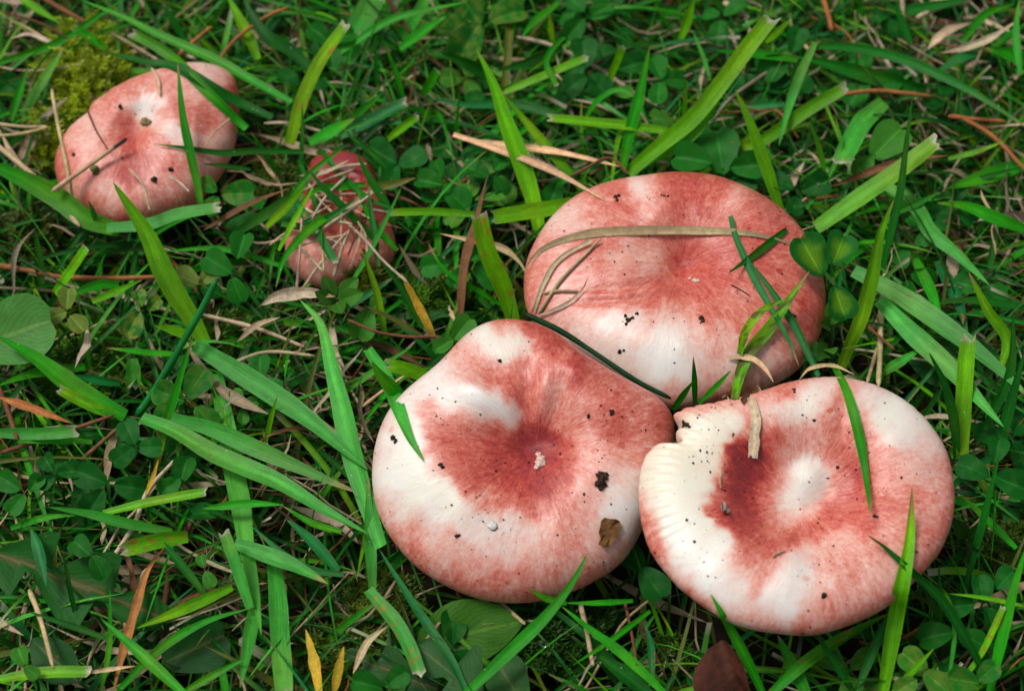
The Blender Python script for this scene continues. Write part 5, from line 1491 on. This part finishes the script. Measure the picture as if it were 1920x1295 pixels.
ring = PC[:, None] + 0.011 * np.array([[0, 0, 0], [1, 0, 0], [-1, 0, 0], [0, 1, 0], [0, -1, 0], [.7, .7, 0], [-.7, .7, 0], [.7, -.7, 0], [-.7, -.7, 0]])
keep = (r.random(n) < 0.03 + 0.30 * gauss(q0, CLOVERY)) & clears_caps(ring) & ~foot_mask(X, Y, 1.02)
CL = ['small very dark clover', 'small plain green clover', 'small dark chevroned clover', 'small pale mottled clover']
used = [False] * 4
for p in PC[keep]:
    j = int(r.integers(0, 4)) if r.random() < 0.8 else 0
    if not used[j]:
        o, used[j] = protos[j], True
    else:
        o = protos[j].copy()
        col.objects.link(o)
        for ch in protos[j].children:
            c = ch.copy()
            c.parent = o
            col.objects.link(c)
    o.location = p
    o.rotation_euler = (r.uniform(-0.35, 0.5), r.uniform(-0.35, 0.35), r.uniform(0, 6.28))
    s = r.uniform(0.65, 1.25)
    o.scale = (s, s, s)
    tag(o, place_label(CL[j], *px(p)), 'clover', 'small clovers low among the grass')
for j in range(4):
    if not used[j]:
        protos[j].location = (0.19, 0.19, 0.012)
        tag(protos[j], CL[j] + ' low among the grass', 'clover', 'small clovers low among the grass')

# ------------------------------------------------------------------ moss
def moss(x, y, rx, ry, n, colr, label, seed, hgt=0.012, h0=0.004, feather=False):
    r = np.random.default_rng(seed)
    Vs, Fs, Cs, off = [], [], [], 0
    for i in range(n):
        a, d = r.uniform(0, 6.28), math.sqrt(r.random())
        cx, cy = x + rx * d * math.cos(a), y + ry * d * math.sin(a)
        hb = h0 * (1 - 0.5 * d)
        B = at(cx, cy, hb)
        if foot_mask(np.array([B[0]]), np.array([B[1]]), 0.97)[0]: continue
        dirn = unit(np.array([r.normal(0, 0.45), r.normal(-0.1, 0.45), 1.0]))
        Lh = hgt * r.uniform(0.5, 1.1) * (1.15 - 0.5 * d)
        c0 = np.array(colr) * r.uniform(0.6, 1.35)
        A1 = unit(np.cross(dirn, np.array([0.3, 0.9, 0.1])))
        A2 = np.cross(dirn, A1)
        nl = 22
        for k in range(nl):
            f = 0.25 + 0.75 * k / nl
            ph = k * 2.4
            out = math.cos(ph) * A1 + math.sin(ph) * A2
            b = B + dirn * Lh * f
            l = 0.0029 * r.uniform(0.7, 1.2) * (1.15 - 0.45 * f)
            tipv = b + (out * 0.85 + dirn * 0.55) * l
            sd = np.cross(out, dirn) * 0.00036
            Vs += [b - sd, b + sd, b + sd * 0.8 + (tipv - b) * 0.5, tipv, b - sd * 0.8 + (tipv - b) * 0.5]
            Fs.append([off, off + 1, off + 2, off + 3, off + 4])
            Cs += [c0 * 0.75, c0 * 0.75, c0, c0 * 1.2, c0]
            off += 5
    if not Vs: return
    V = np.array(Vs)
    return tag(build('moss', V, Fs, M_GRASS, None, np.array(Cs), np.zeros((len(V), 2)), smooth=False), label, 'moss', kind='stuff')


YG, DG = (0.30, 0.40, 0.010), (0.08, 0.20, 0.010)
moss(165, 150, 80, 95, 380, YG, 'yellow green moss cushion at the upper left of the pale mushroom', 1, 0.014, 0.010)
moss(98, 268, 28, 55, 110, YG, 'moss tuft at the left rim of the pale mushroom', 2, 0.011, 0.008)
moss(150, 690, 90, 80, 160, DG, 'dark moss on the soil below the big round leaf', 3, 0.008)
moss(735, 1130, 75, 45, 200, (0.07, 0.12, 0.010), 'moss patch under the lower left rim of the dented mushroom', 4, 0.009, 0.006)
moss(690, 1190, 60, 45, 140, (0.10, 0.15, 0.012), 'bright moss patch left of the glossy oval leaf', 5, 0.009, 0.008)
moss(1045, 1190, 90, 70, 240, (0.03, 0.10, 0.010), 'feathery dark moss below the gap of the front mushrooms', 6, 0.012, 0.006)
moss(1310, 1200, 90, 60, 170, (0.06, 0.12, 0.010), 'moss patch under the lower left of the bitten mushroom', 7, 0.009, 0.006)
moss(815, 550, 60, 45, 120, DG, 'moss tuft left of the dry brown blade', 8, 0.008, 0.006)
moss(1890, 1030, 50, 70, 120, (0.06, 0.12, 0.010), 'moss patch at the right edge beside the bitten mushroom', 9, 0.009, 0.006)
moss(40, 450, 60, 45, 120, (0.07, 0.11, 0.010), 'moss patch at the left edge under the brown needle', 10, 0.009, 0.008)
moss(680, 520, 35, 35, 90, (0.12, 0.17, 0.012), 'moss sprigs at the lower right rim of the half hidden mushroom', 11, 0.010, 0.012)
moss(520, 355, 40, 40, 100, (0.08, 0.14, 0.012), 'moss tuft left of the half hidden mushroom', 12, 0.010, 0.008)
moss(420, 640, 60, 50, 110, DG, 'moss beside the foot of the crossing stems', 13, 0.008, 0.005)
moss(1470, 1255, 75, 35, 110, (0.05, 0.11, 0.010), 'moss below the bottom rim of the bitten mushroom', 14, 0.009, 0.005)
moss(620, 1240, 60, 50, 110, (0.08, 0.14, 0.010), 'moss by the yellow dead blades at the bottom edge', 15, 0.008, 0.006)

# ------------------------------------------------------------------ bits lying on the caps
def lump(x, y, size, r, squash=0.6, dx=0, dy=0):
    hit = cap_hit(x, y)
    if hit is None: return None
    _, p, nn = hit
    R = size * 0.62 * mpp(p)
    a = unit(np.cross(nn, np.array([0.3, 1, 0.2])))
    b = np.cross(nn, a)
    V, m, k = [], 6, 8
    for i in range(m + 1):
        th = math.pi * i / m
        for j in range(k):
            ph = 2 * math.pi * j / k
            rr = R * r.uniform(0.45, 1.45)
            V.append(p + nn * R * squash * 0.6 + rr * (math.sin(th) * math.cos(ph) * a * (1 + dx) + math.sin(th) * math.sin(ph) * b * (1 + dy) + math.cos(th) * squash * nn))
    ii = np.arange((m + 1) * k).reshape(m + 1, k)
    F = np.stack([ii[:-1], np.roll(ii[:-1], -1, 1), np.roll(ii[1:], -1, 1), ii[1:]], -1).reshape(-1, 4)
    return np.array(V), F


def merged(parts):
    Vs, Fs, o = [], [], 0
    for V, F in parts:
        Vs.append(V); Fs.append(F + o); o += len(V)
    return np.concatenate(Vs), np.concatenate(Fs)


def crumb(spots, label, seed, name='soil_crumb', mat=None, squash=0.6, cat='soil crumb', group='soil crumbs on the caps', **kw):
    r = np.random.default_rng(seed)
    ps = [l for l in (lump(x, y, s, r, squash, **kw) for x, y, s in spots) if l]
    if not ps: return
    V, F = merged(ps)
    tag(build(name, V, F, mat or M_CRUMB, None, smooth=False), label, cat, group)


crumb([(1125, 890, 11), (1131, 896, 13), (1124, 905, 14), (1133, 909, 9), (1127, 915, 9), (1136, 889, 8)], 'large dark crumb right of centre on the dented mushroom', 1)
crumb([(738, 821, 8), (743, 825, 6), (741, 829, 5)], 'dark crumb at the left edge of the dented mushroom', 2)
crumb([(826, 871, 7), (829, 875, 6)], 'small round crumb at the left end of the red zone on the dented mushroom', 3)
crumb([(1147, 772, 7), (1146, 777, 5)], 'dark crumb on the upper right of the dented mushroom', 4)
crumb([(1104, 778, 5), (1103, 782, 4)], 'tiny crumb pair left of the upper right crumb on the dented mushroom', 5)
crumb([(856, 1004, 6), (861, 1003, 4)], 'dark crumb on the lower left of the dented mushroom', 6)
crumb([(937, 676, 6)], 'single crumb on the cream top of the dented mushroom', 7)
crumb([(1172, 592, 6), (1177, 600, 7), (1174, 607, 5), (1186, 596, 5), (1194, 588, 5), (1182, 598, 4)], 'branched black crumb on the lower left of the back red mushroom', 8)
crumb([(1315, 597, 7), (1318, 602, 6), (1314, 605, 4)], 'dark crumb on the centre right of the back red mushroom', 9)
crumb([(1154, 370, 7), (1160, 367, 6), (1157, 376, 5)], 'dark crumb near the top of the back red mushroom', 10)
crumb([(1245, 367, 4), (1252, 368, 4), (1240, 366, 3)], 'thin dark crumb on the top dome of the back red mushroom', 11)
crumb([(1162, 659, 6), (1170, 657, 4)], 'flat dark crumb low on the white part of the back red mushroom', 12)
crumb([(1485, 592, 6), (1490, 593, 4)], 'crumb beside the crossing blades on the back red mushroom', 13)
crumb([(1284, 793, 9), (1289, 798, 9), (1283, 800, 7), (1293, 801, 5)], 'black crumb by the bite on the bitten mushroom', 14)
crumb([(1489, 731, 5), (1490, 735, 4)], 'crumb on the top rim of the bitten mushroom', 15)
crumb([(1545, 1115, 8), (1543, 1119, 6)], 'greyish crumb low on the bitten mushroom', 16)
crumb([(1571, 876, 5)], 'crumb right of the white bowl of the bitten mushroom', 17)
crumb([(1640, 968, 6), (1645, 969, 4)], 'crumb beside the hanging blade tip on the bitten mushroom', 18)
crumb([(289, 337, 10)], 'black crumb low on the pale mushroom', 19)
crumb([(320, 318, 8)], 'brown crumb right of the black one on the pale mushroom', 20)
crumb([(225, 200, 7), (227, 203, 5)], 'dark crumb at the upper left of the pale mushroom', 21)
crumb([(138, 290, 6)], 'crumb at the left side of the pale mushroom', 22)
crumb([(272, 229, 15), (277, 231, 12)], 'olive crumb under the white patch of the pale mushroom', 25, mat=plain_material('olive_crumb', (0.16, 0.12, 0.04), (0.30, 0.23, 0.10), 600), squash=0.3)
crumb([(178, 318, 12), (180, 324, 10)], 'mossy green crumb under the stick on the pale mushroom', 26, mat=plain_material('green_crumb', (0.05, 0.09, 0.01), (0.14, 0.17, 0.02), 600), squash=0.4)
crumb([(1010, 853, 9), (1015, 860, 13), (1012, 870, 16), (1006, 876, 9), (1019, 868, 9)], 'pale shred of skin at the centre of the dented mushroom', 23, 'skin_shred', M_SHRED, 0.35, 'skin shred', 'pale skin shreds')
crumb([(1302, 525, 8), (1308, 527, 9), (1294, 522, 6)], 'pale shred of skin at the centre of the back red mushroom', 24, 'skin_shred', M_SHRED, 0.35, 'skin shred', 'pale skin shreds')
crumb([(923, 986, 13), (925, 983, 9)], 'small white bump below the red zone of the dented mushroom', 27, 'skin_shred', plain_material('white_bump', (0.72, 0.66, 0.58), (0.80, 0.75, 0.68), 500, 0.5, 0.2, 0.4, 0.2), 0.25, 'skin shred', 'pale skin shreds')


def scrap(poly, label, seed, lift=0.0006, mat=None, name='leaf_scrap', cat='leaf scrap', curl=0.0012):
    """thin dry flake following the cap below it"""
    r = np.random.default_rng(seed)
    Pp = np.array(poly, float)
    c = Pp.mean(0)
    top = []
    for f in (0.0, 0.5, 1.0):
        for (x, y) in Pp:
            h = cap_hit(*(c + (np.array([x, y]) - c) * f))
            if h is None: return
            top.append(h[1] + h[2] * (lift + curl * f * f * r.uniform(0.0, 1.0)))
    top = np.array(top)
    m = len(Pp)
    nrm = cap_hit(*c)[2]
    V = np.concatenate([top, top - nrm * 0.0003])
    F = []
    for l in range(2):
        for j in range(m):
            a, b = l * m + j, l * m + (j + 1) % m
            F.append([a, b, b + m, a + m])
            F.append([a + 3 * m, a + 4 * m, b + 4 * m, b + 3 * m])
    for j in range(m):
        a, b = 2 * m + j, 2 * m + (j + 1) % m
        F.append([a, b, b + 3 * m, a + 3 * m])
    tag(build(name, V, F, mat or M_FLAKE, None, smooth=False), label, cat)


scrap([(1126, 976), (1133, 970), (1142, 972), (1151, 972), (1160, 976), (1161, 987), (1157, 997), (1153, 1007), (1145, 1014), (1139, 1024), (1128, 1024), (1119, 1019), (1124, 1008), (1120, 998), (1124, 987)], 'torn brown leaf scrap on the lower right of the dented mushroom', 3)
scrap([(1236, 832), (1250, 826), (1263, 820), (1266, 826), (1258, 834), (1245, 838)], 'small brown scrap on the bitten edge of the bitten mushroom', 4, 0.0012)
scrap([(1348, 950), (1353, 942), (1357, 948), (1355, 962), (1349, 964)], 'grey flake at the left of the red ring on the bitten mushroom', 5, mat=plain_material('grey_flake', (0.22, 0.15, 0.13), (0.45, 0.35, 0.32), 700))
scrap([(1358, 955), (1366, 956), (1367, 963), (1360, 966)], 'second grey flake right beside the first on the bitten mushroom', 6, mat=bpy.data.materials['grey_flake'])
H('straw', 5, 'n', 4, 4, '1449,1042 1460,1036 1472,1032', 'tiny straw lying in the lower bowl of the bitten mushroom', 'o')
H('dark', 3, 'n', 4, 4, '1370,534 1388,543 1408,556', 'hair thin dark twiglet right of centre on the back red mushroom', 'o', 'twig', 'twig', 'fallen twigs')
H('straw', 5, 'n', 3, 3, '242,317 260,335 270,352 281,395', 'curved pale hair of straw low on the pale mushroom', 'o')
H('grey', 5, 'n', 3, 3, '318,331 340,345 355,360', 'short grey straw at the lower right of the pale mushroom', 'o')
H('grey', 6, 'n', 3, 3, '284,128 297,150 300,180', 'grey curved straw near the top of the pale mushroom', 'o')
H('brown', 4, 'n', 3, 3, '163,205 180,245 205,285', 'thin dark stem on the left of the pale mushroom', 'o', 'dry_straw')
H('straw', 4, 'n', 3, 3, '432,222 400,250 385,275', 'thin straw on the right side of the pale mushroom', 'o')
H('straw', 3, 'n', 4, 4, '1352,915 1350,900 1354,880', 'hair of straw at the left of the red ring on the bitten mushroom', 'o')
H('tan', 3, 'n', 3, 4, '1372,758 1362,742 1354,746', 'tiny curled hair on the top rim of the bitten mushroom', 'o')

# more dead straw heaped across the small mushroom
r_ = np.random.default_rng(99)
for i in range(11):
    x, y = r_.uniform(560, 715), r_.normal(405, 38)
    a, l = r_.uniform(-0.9, 0.5) if i % 3 else r_.uniform(1.1, 2.0), r_.uniform(35, 75)
    dx, dy = l * math.cos(a), l * math.sin(a)
    H(['straw', 'straw', 'grey', 'brown', 'tan'][i % 5], r_.uniform(4, 7), 'n' if i % 2 else 'b', 2.2, 2.8, f'{x - dx:.0f},{y - dy:.0f} {x + r_.uniform(-6, 6):.0f},{y + r_.uniform(-6, 6):.0f} {x + dx:.0f},{y + dy:.0f}',
      place_label(['pale thin straw', 'pale straw', 'grey thin straw', 'brown thin straw', 'tan thin straw'][i % 5], x, y), 'o', 'dry_straw', 'dry straw', 'dry straws')

# scattered specks of soil
OCT = np.array([[1, 0, 0], [-1, 0, 0], [0, 1, 0], [0, -1, 0], [0, 0, 1], [0, 0, -1]], float)
OF = np.array([[0, 2, 4], [2, 1, 4], [1, 3, 4], [3, 0, 4], [2, 0, 5], [1, 2, 5], [3, 1, 5], [0, 3, 5]])
for ci, (cnt, lab) in enumerate([(150, 'fine soil specks sprinkled over the back red mushroom'), (260, 'fine soil specks sprinkled over the dented mushroom'), (300, 'fine soil specks sprinkled over the bitten mushroom'), (24, 'few soil specks on the pale mushroom'), (0, '')]):
    if not cnt: continue
    r = np.random.default_rng(700 + ci)
    lo, hi = CAPS[ci]['O'].min(0), CAPS[ci]['O'].max(0)
    cl = [lo + (hi - lo) * r.uniform(0.15, 0.85, 2) for _ in range(9)]
    parts = []
    while len(parts) < cnt:
        p = (cl[r.integers(0, 9)] + r.normal(0, 38, 2)) if r.random() < 0.55 else lo + (hi - lo) * r.random(2)
        if not inside(p[None], CAPS[ci]['O'][::8])[0]: continue
        h = BVHS[ci].ray_cast(CAMV, Vector(ray(*p)))
        if h[0] is None: continue
        s = np.exp(r.normal(math.log(0.00017), 0.5)) * r.uniform(0.6, 1.3, 3)
        s = np.minimum(s, 0.00055)
        parts.append((np.array(h[0]) + np.array(h[1]) * 0.0001 + OCT * s * r.uniform(0.7, 1.3, (6, 1)), OF))
    V, F = merged(parts)
    tag(build('soil_specks', V, F, M_CRUMB, None, smooth=False), lab, 'soil specks', kind='stuff')

# one clear drop hanging on the moss
d0 = at(1018, 1206, 0.019)
bpy.ops.mesh.primitive_uv_sphere_add(segments=20, ring_count=12, radius=0.0011, location=d0)
o = bpy.context.object
o.name = 'water_drop'
o.data.materials.append(M_WATER)
o.data.polygons.foreach_set('use_smooth', np.ones(len(o.data.polygons), bool))
tag(o, 'clear water drop hanging on the feathery moss', 'water drop')
